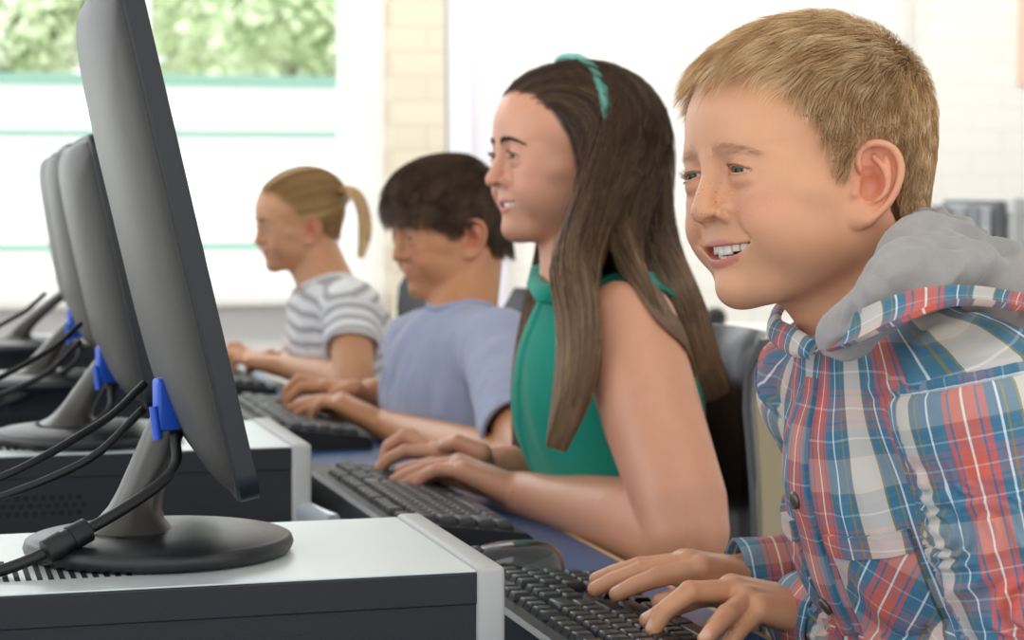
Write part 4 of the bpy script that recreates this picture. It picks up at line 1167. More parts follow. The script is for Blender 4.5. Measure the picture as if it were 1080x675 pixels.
# ================================================================== hands, bodies
def finger_pts(mcp, tip, lens, dors, ratio=.7):
    D = np.linalg.norm(tip - mcp); D = min(max(D, sum(lens) * .45), sum(lens) * .995)
    def poly(b):
        a = 0; p = V(0, 0); out = [p]
        for i, l in enumerate(lens):
            if i: a -= b * (1 if i == 1 else ratio)
            p = p + l * V(math.cos(a), math.sin(a)); out.append(p)
        return out
    lo, hi = 0, 1.9
    for _ in range(30):
        m = (lo + hi) / 2
        if np.linalg.norm(poly(m)[-1]) > D: lo = m
        else: hi = m
    q = poly(lo); e = q[-1]; L = np.linalg.norm(e)
    ex = nrm(tip - mcp); ey = nrm(dors - ex * (dors @ ex))
    c, s = e / L
    return [mcp + ex * (p[0] * c + p[1] * s) + ey * (-p[0] * s + p[1] * c) for p in q], ex, ey
def hand_ops(S, W, mid, thumbdir, tips, thumb, sc=1.0, elbow=None, H=None):
    """W wrist, mid = middle knuckle, thumbdir = towards the thumb side, tips = 4 world points (index..little), thumb = tip"""
    y = nrm(mid - W); x = nrm(thumbdir - y * (thumbdir @ y)); z = np.cross(x, y)
    if z[2] < 0: z = -z
    off = [(.0205, -.003), (.0062, 0), (-.0080, -.004), (-.0210, -.011)]
    lens = [(.036, .021, .016), (.040, .024, .017), (.037, .022, .017), (.029, .017, .015)]
    rad = [(.0090, .0082, .0074, .0063), (.0092, .0084, .0075, .0064), (.0088, .0080, .0072, .0062), (.0079, .0071, .0063, .0055)]
    M = []
    for i, (a, b) in enumerate(off):
        m = mid + (x * a + y * b - z * (.0016 * (abs(i - 1.2)))) * sc; M.append(m)
        S.cap(W + (x * a * .62 + y * .004) * sc, m, .0155 * sc, .0108 * sc, k=.007 * sc)
        S.ell(tuple(m + z * .0008), (.0095 * sc,) * 3, k=.004 * sc)
    S.cap(W + y * .02 * sc - z * .006 * sc, mid - y * .01 * sc - z * .006 * sc, .0150 * sc, .0120 * sc, k=.008 * sc)
    for i in range(4):
        ln = [l * sc for l in lens[i]]; rr = [r * sc for r in rad[i]]
        pts, ex, ey = finger_pts(M[i], tips[i], ln, z + y * .15)
        S.chain(pts, rr, 'u', .0022 * sc)
        S.ell(tuple(pts[1]), (rr[1] * 1.04,) * 3, k=.002 * sc)
        d = nrm(pts[3] - pts[2]); n_ = nrm(ey - d * (ey @ d)); 
        c = pts[3] - d * .0018 * sc + n_ * rr[3] * .62
        R = np.array([np.cross(d, n_), d, n_]); S.ell((0, 0, 0), (.0043 * sc, .0060 * sc, .0022 * sc), 'u', .0005, Frame(c, R))
        if H is not None: H.append(('nail', Frame(c + n_ * .0012, R), sc)); H.append(('knuckle', pts[1] + ey * rr[1], sc)); H.append(('knuckle', M[i] + z * .009, sc))
    # thumb
    B = W + (x * .016 + y * .014 - z * .006) * sc; L1 = (.038 * sc, .029 * sc, .024 * sc)
    pts, ex, ey = finger_pts(B, thumb, L1, x * .8 + z * .4, .8)
    S.chain(pts, [.0155 * sc, .0118 * sc, .0096 * sc, .0076 * sc], 'u', .006 * sc)
    S.cap(tuple(pts[1]), tuple(M[0] - y * .012 * sc - z * .004), .0085 * sc, .0080 * sc, k=.010 * sc)
    d = nrm(pts[3] - pts[2]); n_ = nrm(ey - d * (ey @ d)); c = pts[3] - d * .002 * sc + n_ * .0070 * .62 * sc
    R = np.array([np.cross(d, n_), d, n_]); S.ell((0, 0, 0), (.0052 * sc, .0070 * sc, .0024 * sc), 'u', .0005, Frame(c, R))
    if H is not None: H.append(('nail', Frame(c + n_ * .0012, R), sc * 1.15))
def limb(S, a, b, c, r, k=.012):
    """upper limb a-b-c with muscle taper; r = five radii"""
    m1 = a + (b - a) * .45; m2 = b + (c - b) * .30; m3 = b + (c - b) * .75
    S.chain([a, m1, b, m2, m3, c], [r[0], r[0] * .97, r[1], r[2], r[3], r[4]], 'u', k, sub=3)
def body_ops(S, J, sc=1.0):
    fr = J['head']; nb = J['neck']; sl, sr = J['sl'], J['sr']; pv = J['pelvis']
    s = sc
    S.cap(fr.w((0, -.030, -.030)), nb, .0440 * s, .0470 * s, k=.020)
    S.cap(fr.w((0, .004, -.052)), nb + (fr.w((0, .004, -.052)) - fr.w((0, -.030, -.030))) * .7 + V(0, 0, -.01), .0260 * s, .026 * s, k=.022)
    for sg in (1, -1):   # neck muscles
        S.cap(fr.w((.052 * sg, -.022, -.030)), nb + fr.d(V(.012 * sg, .034, -.01)), .0115, .010, k=.018)
    cs = (sl + sr) / 2; up = nrm(cs - pv); lat = nrm(sl - sr); lat = nrm(lat - up * (lat @ up)); fw = np.cross(up, lat)
    if fw[0] > 0: fw = -fw
    F = Frame(cs, np.array([lat, fw, up])); T = np.linalg.norm(cs - pv)
    J['tf'] = F; J['T'] = T
    w = np.linalg.norm(sl - sr) / 2
    S.ell((0, .002, -.085 * s), (w * .93, .088 * s, .125 * s), k=.02, fr=F)
    S.ell((0, .000, -T * .62), (w * .86, .072 * s, T * .45), k=.04, fr=F)
    S.ell((0, -.004, -T), (w * .95, .095 * s, .10 * s), k=.04, fr=F)
    for a in (sl, sr):
        S.cap(nb + V(0, 0, -.012), a + V(0, 0, .0), .030 * s, .036 * s, k=.030)
    for a, b, c in ((sl, J['el'], J['wl']), (sr, J['er'], J['wr'])):
        limb(S, a, b, c, [r * s for r in J.get('armr', (.041, .0335, .0355, .0265, .0215))], k=.014)
        d = nrm(c - b); S.cap(c - d * .01, c + d * .008, .0205 * s, .0190 * s, k=.01)
def legs_ops(S, J, sc=1.0, grow=0.0):
    pv = J['pelvis']
    for sg, hp_, kn, an in ((1, J['hl'], J['kl'], J['al']), (-1, J['hr'], J['kr'], J['ar'])):
        S.chain([hp_, kn], [.072 * sc + grow, .052 * sc + grow], 'u', .03)
        S.chain([kn, (kn + an) / 2 + V(.01, 0, 0), an], [.052 * sc + grow, .047 * sc + grow, .034 * sc + grow], 'u', .02)
def seat_joints(J, y, x=None, zs=.46):
    pv = J['pelvis']
    for sg, q in ((-1, 'l'), (1, 'r')):          # person's left is nearer the camera (-Y)
        J['h' + q] = pv + V(0, .075 * sg, -.02)
        J['k' + q] = V(pv[0] - .36, pv[1] + .10 * sg, .50)
        J['a' + q] = V(pv[0] - .30 + .04 * sg, pv[1] + .10 * sg, .09)
def hand_tint(P, H, at_):
    c = at_['tint'][:, :3]
    for kind, f, sc in H:
        if kind == 'nail':
            q = f.l(P); w = (1 - sstep(.75, 1.05, np.sqrt((q[:, 0] / (.0043 * sc)) ** 2 + (q[:, 1] / (.0056 * sc)) ** 2 + (q[:, 2] / (.0028 * sc)) ** 2)))[:, None] * .75
            c[:] = c * (1 - w) + np.array(srgb('e8bfae')) * w
        else:
            w = (np.exp(-((P - f) ** 2).sum(1) / (.0085 * sc) ** 2) * .28)[:, None]; c[:] = c * (1 - w) + np.array(srgb('c7805f')) * w
def person(label, J, hp, base, hands, skin, eyem, gaze, fine=.0013, body_h=.003, cut=None, hand_h=.0014, forearm_cut=.03):
    """one continuous skinned body (head, neck, trunk, arms, hands, legs) + eyes + teeth"""
    fr = J['head']; sc = J.get('sc', 1.0)
    t = thing('person', label, 'person', tuple(map(float, (J['pelvis'][0], J['pelvis'][1], 0))))
    S = Shape(); body_ops(S, J, sc); legs_ops(S, J, sc)
    H = []
    for q in 'lr':
        a = J['a' + q]; S.chain([a, a + V(-.02, 0, -.05), a + V(-.12, 0, -.062)], [.034 * sc, .032, .024], 'u', .02)
    head_shape(S, fr, hp)
    for h in hands: hand_ops(S, *h, H=H)
    parts = []
    ax = nrm(fr.w((0, -.030, -.030)) - J['neck']); ax = nrm(ax * .15 + V(0, 0, 1)); nc = J['neck'] + ax * (.004 if cut is None else cut)
    hd = lambda P: (P - nc) @ ax
    R = .165 * fr.s
    parts.append(sdf_mesh(S, fr.o - V(R, R, R * 1.3), fr.o + R, fine, 1, keep=lambda P: hd(P) > -.0015))
    cuts = []
    AX = [np.array([e_, h[0], h[1], np.mean(h[3], 0)]) for h, e_ in zip(hands, (J['el'], J['er']))]
    def own(P, k, e=.004):
        D = []
        for A in AX:
            m = np.full(len(P), 9.)
            for i in range(3):
                ba = A[i + 1] - A[i]; t = np.clip((P - A[i]) @ ba / (ba @ ba), 0, 1); m = np.minimum(m, np.linalg.norm(P - A[i] - t[:, None] * ba, axis=1))
            D.append(m)
        return (D[0] < D[1] + e) if k == 0 else (D[1] < D[0] + e)
    for hk, ((W, mid, *_), el) in enumerate(zip(hands, (J['el'], J['er']))):
        d = nrm(W - el); c = W - d * forearm_cut; cuts.append((c, d, W, hk))
        allp = np.array([W - d * (forearm_cut + .02), mid, *_[1], _[2]]); lo, hi = allp.min(0) - .06, allp.max(0) + .06
        parts.append(sdf_mesh(S, lo, hi, hand_h, 1, keep=lambda P, c=c, d=d, W=W, hk=hk: own(P, hk) & ((P - c) @ d > -.0015) & (np.linalg.norm(P - W, axis=1) < .24)))
    def kb(P):
        k = hd(P) < .006
        for c, d, W, hk in cuts: k &= ~(own(P, hk, -.005) & ((P - c) @ d > .0075) & (np.linalg.norm(P - W, axis=1) < .19))
        return k
    allp = np.array([J[k] for k in ('sl', 'sr', 'el', 'er', 'wl', 'wr', 'pelvis', 'neck', 'hl', 'hr', 'kl', 'kr', 'al', 'ar')])
    lo, hi = allp.min(0) - .15, allp.max(0) + .12; lo[2] = max(lo[2], 0.0); hi[2] = J['neck'][2] + .14
    parts.append(sdf_mesh(S, lo, hi, body_h, 0, keep=kb))
    P, Q = joinpq(parts)
    at_ = skin_attrs(P, fr, hp, base); hand_tint(P, H, at_)
    # elbows a little redder
    for e in (J['el'], J['er']):
        w = (np.exp(-((P - e - V(.02, 0, -.02)) ** 2).sum(1) / .035 ** 2) * .35)[:, None]; at_['tint'][:, :3] = at_['tint'][:, :3] * (1 - w) + np.array(srgb('cf8062')) * w
    mesh_obj('body', P, Q, skin, t, attrs=at_)
    if eyem is not None: add_eyes(fr, fr.d(nrm(V(*gaze))), t, eyem)
    J['S'] = S
    print('PERSON', label[:30], len(P), round(time.time() - T0, 1))
    return t, S

# ------------------------------------------------------------------ clothes
def cloth_mat(name, col, rough=.8, weave=1400, bump=.25, sheen=.2, var=.05):
    m, nt, b = mat_new(name); c = srgb(col)
    tc = N(nt, 'ShaderNodeTexCoord')
    n = N(nt, 'ShaderNodeTexNoise'); n.inputs['Scale'].default_value = 60; n.inputs['Detail'].default_value = 5; nt.links.new(tc.outputs['Object'], n.inputs[0])
    mr = N(nt, 'ShaderNodeMapRange'); mr.inputs[3].default_value = 1 - var; mr.inputs[4].default_value = 1 + var; nt.links.new(n.outputs[0], mr.inputs[0])
    nt.links.new(mixc(nt, 1., c, mr.outputs[0], 'MULTIPLY'), b.inputs['Base Color'])
    b.inputs['Roughness'].default_value = rough; b.inputs['Sheen Weight'].default_value = sheen; b.inputs['Specular IOR Level'].default_value = .25
    v = N(nt, 'ShaderNodeTexNoise'); v.inputs['Scale'].default_value = weave; v.inputs['Detail'].default_value = 2; nt.links.new(tc.outputs['Object'], v.inputs[0])
    u = N(nt, 'ShaderNodeBump'); u.inputs['Strength'].default_value = bump; u.inputs['Distance'].default_value = .0008; nt.links.new(v.outputs[0], u.inputs['Height']); nt.links.new(u.outputs[0], b.inputs['Normal'])
    return m
def torso_shirt(S, J, g, sc=1.0, belly=0.0):
    """loose trunk of a garment, g = ease"""
    F = J['tf']; T = J['T']; w = np.linalg.norm(J['sl'] - J['sr']) / 2
    S.ell((0, .004, -.085 * sc), (w * .93 + g, .090 * sc + g, .128 * sc + g), k=.0, fr=F)
    S.ell((0, .004 + belly, -T * .60), (w * .90 + g, .074 * sc + g, T * .46 + g), k=.05, fr=F)
    S.ell((0, -.002, -T * .98), (w * .98 + g, .100 * sc + g, .10 * sc + g), k=.04, fr=F)
    for a in (J['sl'], J['sr']): S.cap(J['neck'] + V(0, 0, -.018), a, .030 * sc + g, .038 * sc + g, k=.03)
def arm_coord(P, a, b, c):
    """length along the arm a-b-c, signed angle round it, distance to its axis"""
    out = []
    for A, B in ((a, b), (b, c)):
        ba = B - A; L = np.linalg.norm(ba); t = (P - A) @ ba / L ** 2; tc = np.clip(t, 0, 1); q = P - A - tc[:, None] * ba
        d = np.linalg.norm(q, axis=1); e1 = nrm(np.cross(ba, V(.2, 1, .1))); e2 = nrm(np.cross(ba, e1))
        out.append((t, d, np.arctan2(q @ e2, q @ e1), L))
    (t1, d1, a1, L1), (t2, d2, a2, L2) = out
    f = d2 < d1
    s = np.where(f, L1 + np.clip(t2, -.3, 1.3) * L2, np.clip(t1, -.5, 1) * L1)
    return s, np.where(f, a2, a1), np.minimum(d1, d2), f
def vnormals(P, Q):
    n = np.cross(P[Q[:, 2]] - P[Q[:, 0]], P[Q[:, 3]] - P[Q[:, 1]]); o = np.zeros_like(P)
    for i in range(4): np.add.at(o, Q[:, i], n)
    return o / (np.linalg.norm(o, axis=1, keepdims=True) + 1e-12)
def ridge(x): return 1 - np.abs(x) * 2
def trousers(t, J, mat, shoe, sc=1.0):
    S = Shape(); F = J['tf']; w = np.linalg.norm(J['sl'] - J['sr']) / 2
    S.ell((0, -.004, -J['T'] - .02), (w * .98, .100 * sc, .095 * sc), fr=F, k=0); legs_ops(S, J, sc, .010)
    pts = np.array([J[k] for k in ('pelvis', 'kl', 'kr', 'al', 'ar', 'hl', 'hr')])
    P, Q = sdf_mesh(S, np.maximum(pts.min(0) - .17, (-9, -9, .075)), pts.max(0) + V(.17, .17, .12), .006, 0)
    mesh_obj('trousers', P, Q, mat, t)
    for q in 'lr':
        a = J['a' + q]; S = Shape()
        S.chain([a + V(.012, 0, -.035), a + V(-.05, 0, -.050), a + V(-.125, 0, -.056)], [.042, .036, .031], 'u', .0); S.ell(tuple(a + V(-.0, 0, .0)), (.040, .038, .03), k=.02)
        S.raw(lambda p: .004 - p[:, 2], (a[0], a[1], .0), .4, 'i', .002)
        P, Q = sdf_mesh(S, V(a[0] - .2, a[1] - .06, 0), V(a[0] + .07, a[1] + .06, .14), .004, 0); mesh_obj('shoe', P, Q, shoe, t)
# ================================================================== boy in the plaid shirt
PL = [(0, '8a7f3a'), (.015, '2e7190'), (.085, '857c40'), (.10, '2e7190'), (.125, 'dfe8ea'), (.14, '2e7190'), (.20, 'c4585a'), (.245, '47648a'), (.258, 'd25c48'), (.335, 'efe6e0'), (.35, 'd25c48'), (.425, '47648a'), (.438, 'c4585a'), (.47, '2e7190'), (.575, 'dfe8ea'), (.59, '2e7190'), (.675, '857c40'), (.695, '2e7190'), (.735, '8a7f3a'), (.75, 'd9cfc4')]
def plaid_mat(name):
    m, nt, b = mat_new(name)
    sx = N(nt, 'ShaderNodeSeparateXYZ'); nt.links.new(attr(nt, 'weave', 'Vector'), sx.inputs[0])
    st = [(p, srgb(c)) for p, c in PL]
    wu = vmath(nt, 'FRACT', vmath(nt, 'DIVIDE', sx.outputs[0], .092)); wv = vmath(nt, 'FRACT', vmath(nt, 'DIVIDE', sx.outputs[1], .084))
    A = ramp(nt, wu, st, 'CONSTANT'); B = ramp(nt, wv, st, 'CONSTANT')
    c = mixc(nt, .22, A, B)
    n = N(nt, 'ShaderNodeTexNoise'); n.inputs['Scale'].default_value = 90; n.inputs['Detail'].default_value = 4; nt.links.new(attr(nt, 'weave', 'Vector'), n.inputs[0])
    c = mixc(nt, vmath(nt, 'MULTIPLY', n.outputs[0], .12), c, srgb('d5d0ca'))
    nt.links.new(c, b.inputs['Base Color']); b.inputs['Roughness'].default_value = .85; b.inputs['Specular IOR Level'].default_value = .2; b.inputs['Sheen Weight'].default_value = .1
    sxx = vmath(nt, 'SINE', vmath(nt, 'MULTIPLY', sx.outputs[0], 9000)); syy = vmath(nt, 'SINE', vmath(nt, 'MULTIPLY', sx.outputs[1], 9000))
    n2 = N(nt, 'ShaderNodeTexNoise'); n2.inputs['Scale'].default_value = 260; n2.inputs['Detail'].default_value = 3; nt.links.new(attr(nt, 'weave', 'Vector'), n2.inputs[0])
    h = vmath(nt, 'ADD', vmath(nt, 'MULTIPLY', vmath(nt, 'ADD', sxx, syy), .10), vmath(nt, 'MULTIPLY', n2.outputs[0], 1.0))
    u = N(nt, 'ShaderNodeBump'); u.inputs['Strength'].default_value = .35; u.inputs['Distance'].default_value = .0012; nt.links.new(h, u.inputs['Height']); nt.links.new(u.outputs[0], b.inputs['Normal'])
    return m
def ribbon(name, top, bot, th, mat, parent, n=50, k=10, puff=.002, uv=(0, 0), uvs=1, flip=False, out=None):
    """thick strip of cloth between two edge curves; weave coordinates follow it"""
    T_ = np.array(spline(top, n)); B_ = np.array(spline(bot, n))
    g = np.stack([T_ + (B_ - T_) * (j / k) for j in range(k + 1)], 1)
    du = np.gradient(g, axis=0); dv = np.gradient(g, axis=1); nn = np.cross(du, dv); nn /= np.linalg.norm(nn, axis=2, keepdims=True) + 1e-9
    if flip: nn = -nn
    pf = np.sin(np.linspace(0, PI, k + 1))[None, :, None] ** .5
    g = g + nn * puff * pf
    sl = np.concatenate([[0], np.cumsum(np.linalg.norm(np.diff(T_, axis=0), axis=1))]); wv = np.linalg.norm(B_ - T_, axis=1)
    U = np.stack([np.repeat(sl[:, None], k + 1, 1) + uv[0], wv[:, None] * np.linspace(0, 1, k + 1)[None] + uv[1], np.zeros((n + 1, k + 1))], -1)
    if uvs == -1: U = U[..., [1, 0, 2]]
    layers = [(g + nn * th * .5), (g - nn * th * .5)]
    P = np.concatenate([l.reshape(-1, 3) for l in layers]); W = np.concatenate([U.reshape(-1, 3)] * 2)
    N_ = (n + 1) * (k + 1); f = []
    for i in range(n):
        for j in range(k):
            a = i * (k + 1) + j; q = (a, a + 1, a + k + 2, a + k + 1); f.append(q); f.append(tuple(N_ + x for x in q[::-1]))
    E = [i * (k + 1) for i in range(n + 1)] + [n * (k + 1) + j for j in range(1, k + 1)] + [i * (k + 1) + k for i in range(n - 1, -1, -1)] + [j for j in range(k - 1, 0, -1)]
    for i in range(len(E)): a, b = E[i], E[(i + 1) % len(E)]; f.append((a, a + N_, b + N_, b))
    o = mesh_obj(name, P, f, mat, parent, True, attrs={'weave': W})
    import bmesh
    bm = bmesh.new(); bm.from_mesh(o.data); bmesh.ops.recalc_face_normals(bm, faces=bm.faces[:])
    for e in bm.edges:
        if len(e.link_faces) == 2: e.smooth = e.calc_face_angle(0) < math.radians(50)
    bm.to_mesh(o.data); bm.free(); return o
def cuff(name, c, d, R, L, th, mat, parent, off=(0, 0), squash=1.0, wave=.0012):
    """short cloth tube round the wrist, axis d"""
    d = nrm(d); e1 = nrm(np.cross(d, V(0, 0, 1))); e2 = np.cross(d, e1); n, k = 64, 9; P = []; W = []; f = []
    prof = [(s, R) for s in np.linspace(0, 1, k)] + [(1, R - th), (.5, R - th), (0, R - th)]
    for i in range(n):
        a = 2 * PI * i / n
        for s, r in prof:
            rr = r + wave * math.sin(3 * a + 1) + wave * .7 * math.sin(7 * a + 5 * s)
            P.append(c + d * s * L + (e1 * math.cos(a) + e2 * math.sin(a) * squash) * rr); W.append((off[0] + s * L, off[1] + a * R, 0))
    m = len(prof)
    for i in range(n):
        for j in range(m): f.append((i * m + j, ((i + 1) % n) * m + j, ((i + 1) % n) * m + (j + 1) % m, i * m + (j + 1) % m))
    return mesh_obj(name, np.array(P), f, mat, parent, True, attrs={'weave': np.array(W)})
def hands_boy():
    # left hand (nearer the camera)
    z = TZ + .022
    WL = at(866, 649, 1.625); midL = WL + nrm(at(790, 629, 1.605) - WL) * .071
    tipsL = [atz(668, 660, z + .006), atz(689, 664, z + .006), atz(736, 682, z + .006), at(758, 706, 1.565)]
    thL = atz(684, 617, z + .012)
    WR = at(798, 611, 1.745); midR = WR + nrm(at(720, 591, 1.71) - WR) * .071
    tipsR = [atz(620, 636, z + .006), atz(608, 627, z + .007), atz(606, 616, z + .010), atz(628, 610, z + .010)]
    thR = atz(672, 640, z + .006)
    return (WL, midL, V(.1, 1, .12), tipsL, thL, .97), (WR, midR, V(-.1, -1, .1), tipsR, thR, .97)
def boy_plaid():
    fr = head_frame(922, 192, 1.46, 53, 5)
    hl, hr_ = hands_boy()
    J = dict(head=fr, neck=V(.682, 1.388, .990), sl=V(.675, 1.250, .958), sr=V(.682, 1.505, .950), el=V(.706, 1.222, .782), er=V(.790, 1.590, .795),
             wl=hl[0], wr=hr_[0], pelvis=V(.89, 1.38, .52), sc=1.0)
    seat_joints(J, 1.4)
    zh = lambda phi: np.interp(np.degrees(phi), [0, 20, 30, 38, 46, 54, 62, 68, 73, 78, 94, 104, 112, 120, 135, 180], [.083, .084, .081, .073, .060, .044, .024, .006, .004, .036, .036, .030, .010, -.018, -.034, -.040])
    hp = dict(scalp=(zh, 'b08c66'), open=.0092, eye=(.0030, .0026), cheek=1.0)
    sk = skin_mat('skin_fair_freckled', 1.0); em = eye_mat('grey_green_eye', '53564a', '3a3c34')
    t, S = person('boy with short blond hair in a plaid shirt, smiling and typing, nearest child', J, hp, 'db9f78', [hl, hr_], sk, em, (-.03, 1, -.05), fine=.0012, hand_h=.0010, body_h=.004)
    add_teeth(fr, hp, t, plain('tooth_enamel', 'efe6d6', .22), plain('gum', 'b05a55', .3))
    brow_mesh(S, fr, t, hair_mat('blond_brow', ['c09a74', 'd0ab84']), n=130, r=.00009, thick=.0085, arch=.0022, z0=.0250)
    lash_mesh(fr, t, hair_mat('lash', ['7a5a40', '8a6a50']), hp)
    # hair
    K = skull_shape(fr)
    R_ = hair_roots(K, fr, 36000, zh, 5); q = fr.l(R_); wh = V(.012, -.070, .085)
    def flow(q, s):
        d = q - wh; d /= np.linalg.norm(d, axis=1, keepdims=True); side = sstep(.085, .03, q[:, 2])
        d[:, 2] -= 1.3 * side; d[:, 1] += .25 * (1 - side)
        return d + np.stack([vnoise(q * V(1, 1, .5), .011, 1), vnoise(q, .012, 2), vnoise(q, .012, 3)], 1) * .38
    top = sstep(.045, .095, q[:, 2]); rg = np.random.default_rng(3); front = sstep(.02, .06, q[:, 1]) * top
    L = (.011 + .017 * top + .006 * front) * (.75 + .45 * rg.random(len(q))); L *= 1 - .5 * sstep(.0, -.04, q[:, 2])
    lift = .18 + .30 * top + .35 * front * rg.random(len(q))
    pts = grow(K, fr, R_, flow, L, lift, 7, .0050 + .0045 * top)
    sh = np.clip(.44 + .42 * vnoise(q * V(1, .6, 1), .0045, 4) + .25 * rg.normal(0, .5, len(q)) + .12 * top, 0, 1)
    ok = grow.ok; pts, sh, q = pts[ok], sh[ok], q[ok]
    strands('hair', pts, .00017 * (.7 + .6 * rg.random(len(q))), hair_mat('blond_hair', ['86603a', 'b98d5c', 'dab07e', 'f5d8a8']), t, attrs={'shade': sh})
    boy_shirt(t, J)
    trousers(t, J, cloth_mat('denim', '3a4658'), plain('trainer', 'd8d8d8', .6))
def boy_shirt(t, J):
    pm = plaid_mat('plaid_cotton'); S = Shape(); torso_shirt(S, J, .014); S.chain([J['sl'] + V(0, .02, .008), J['neck'] + V(-.008, 0, .0), J['sr'] + V(0, -.02, .008)], [.046, .060, .046], 'u', .03)
    A = [(J['sl'], J['el'], J['wl']), (J['sr'], J['er'], J['wr'])]
    St = Shape(); St.ops = list(S.ops); Sa = Shape()
    for a, b, c in A:
        c2 = c + nrm(b - c) * .040
        S.chain([a, a + (b - a) * .5, b, b + (c2 - b) * .5, c2], [.056, .052, .049, .043, .0320], 'u', .016, sub=2); Sa.ops.append(S.ops[-1])
    fr = J['head']; nb = J['neck']; F = J['tf']
    # neck opening
    up = nrm(fr.w((0, -.030, -.030)) - nb)
    S.cap(nb + up * .02, nb + up * .14, .0500, .056, 's', .006)
    P, Q = sdf_mesh(S, V(.46, 1.10, .66), V(1.02, 1.80, 1.12), .0020, 1)
    def arm_mask(P):
        R_ = [arm_coord(P, a, b, c) for a, b, c in A]; nr = np.argmin([r[2] for r in R_], 0); s = np.where(nr == 0, R_[0][0], R_[1][0])
        return (Sa.eval(P, None) < St.eval(P, None) + .004) & (s > -.024)
    def drop(P, W, Q):
        u = np.zeros(len(P), bool); u[Q.ravel()] = True; new = np.cumsum(u) - 1; return P[u], W[u], new[Q]
    def fold_fn(P, force=None):
        q = F.l(P); u = np.arctan2(q[:, 0], q[:, 1] + .01) * .115; v = q[:, 2].copy()
        W = np.stack([u, v, 0 * u], 1); disp = np.zeros(len(P))
        dirs = np.stack([q[:, 0] * 1.0 + q[:, 2] * .35, q[:, 1], q[:, 2] * .28], 1)
        disp += .0070 * vnoise(dirs, .034, 3) * sstep(.02, -.08, q[:, 2]) + .003 * vnoise(dirs * V(1, 1, 1.6), .018, 5)
        ph = (q[:, 2] + .55 * np.abs(q[:, 0])) / .042 + vnoise(q, .06, 8) * .8
        disp += .0060 * np.maximum(np.sin(ph * PI), -.3) * sstep(-.10, -.20, q[:, 2])
        AM = arm_mask(P); nr = np.argmin([arm_coord(P, a, b, c)[2] for a, b, c in A], 0)
        for k, (a, b, c) in enumerate(A):
            s, an, d, f = arm_coord(P, a, b, c); L1 = np.linalg.norm(b - a); L2 = np.linalg.norm(c - b)
            m = (nr == k) & (AM if force is None else (force == 'arm'))
            W[m, 0] = an[m] * .050 + .02 + .03 * k; W[m, 1] = s[m]
            cc = np.stack([s * 1.0, np.cos(an) * .030, np.sin(an) * .030], 1)
            w = .35 + 1.0 * np.exp(-((s - L1) / .075) ** 2) + .9 * np.exp(-((s - L1 - L2 + .045) / .05) ** 2)
            fd = .0075 * (ridge(vnoise(cc + .2 * vnoise(cc, .03, 9)[:, None], .036, 6 + k)) - .45) * w * sstep(L1 + L2 - .015, L1 + L2 - .06, s) + .0012 * vnoise(cc, .014, 2)
            disp = np.where((nr == k) & AM, fd * sstep(-.01, .05, s), disp)
            disp += np.where((np.abs(s + .022) < .014) & (d < .085), .0026 * np.exp(-((s + .030) / .004) ** 2) - .0024 * np.exp(-((s + .022) / .0025) ** 2), 0)
        return disp, W
    def patch(name, uc, vc, hw, hh, rot=0.0, off=.003, wuv=(0, 0), wrot=0.0, shape=None, nu=26, nv=30, parent=None):
        """piece of cloth sewn on the shirt front; (uc, vc) centre in chest coordinates"""
        g = []; 
        for i in range(nu + 1):
            for j in range(nv + 1):
                a = -1 + 2 * i / nu; b = -1 + 2 * j / nv; x, y = a * hw, b * hh
                if shape: x, y = shape(a, b, x, y)
                g.append((uc + x * math.cos(rot) - y * math.sin(rot), vc + x * math.sin(rot) + y * math.cos(rot), x, y))
        g = np.array(g); an = g[:, 0] / .115; D = F.d(np.stack([np.sin(an), np.cos(an), 0 * an], 1)); O = F.w(np.stack([0 * an, 0 * an - .01, g[:, 1]], 1)); tt = np.full(len(g), .24)
        for _ in range(34): tt -= np.clip(S.eval(O + D * tt[:, None], None), -.02, .03) * .85
        p = O + D * tt[:, None]; n0 = S.grad(p, .002, None); n0 /= np.linalg.norm(n0, axis=1, keepdims=True); p = p + n0 * fold_fn(p)[0][:, None]
        N_ = len(g); Pp = np.concatenate([p + n0 * off, p - n0 * .002]); f = []
        for i in range(nu):
            for j in range(nv): q_ = (i * (nv + 1) + j, i * (nv + 1) + j + 1, (i + 1) * (nv + 1) + j + 1, (i + 1) * (nv + 1) + j); f.append(q_); f.append(tuple(N_ + x for x in q_[::-1]))
        E = [i * (nv + 1) for i in range(nu + 1)] + [nu * (nv + 1) + j for j in range(1, nv + 1)] + [i * (nv + 1) + nv for i in range(nu - 1, -1, -1)] + [j for j in range(nv - 1, 0, -1)]
        for i in range(len(E)): a, b = E[i], E[(i + 1) % len(E)]; f.append((a, a + N_, b + N_, b))
        w = np.stack([g[:, 2] * math.cos(wrot) - g[:, 3] * math.sin(wrot) + wuv[0], g[:, 2] * math.sin(wrot) + g[:, 3] * math.cos(wrot) + wuv[1], 0 * an], 1)
        o = mesh_obj(name, Pp, f, pm, parent, True, attrs={'weave': np.concatenate([w, w])})
        import bmesh
        bm = bmesh.new(); bm.from_mesh(o.data); bmesh.ops.recalc_face_normals(bm, faces=bm.faces[:])
        for e in bm.edges:
            if len(e.link_faces) == 2: e.smooth = e.calc_face_angle(0) < math.radians(50)
        bm.to_mesh(o.data); bm.free(); return o
    n_ = vnormals(P, Q); disp, W = fold_fn(P)
    P = P + n_ * disp[:, None]; P = laplace(P, Q, 1, .3)
    am = arm_mask(P); fa = am[Q].any(1); n0 = len(P); Wt = fold_fn(P, 'torso')[1]; Wa = fold_fn(P, 'arm')[1]
    Q = Q.copy(); Q[fa] += n0; P2 = np.concatenate([P, P]); W2 = np.concatenate([Wt, Wa]); P2, W2, Q = drop(P2, W2, Q)
    sh = mesh_obj('shirt', P2, Q, pm, t, attrs={'weave': W2})
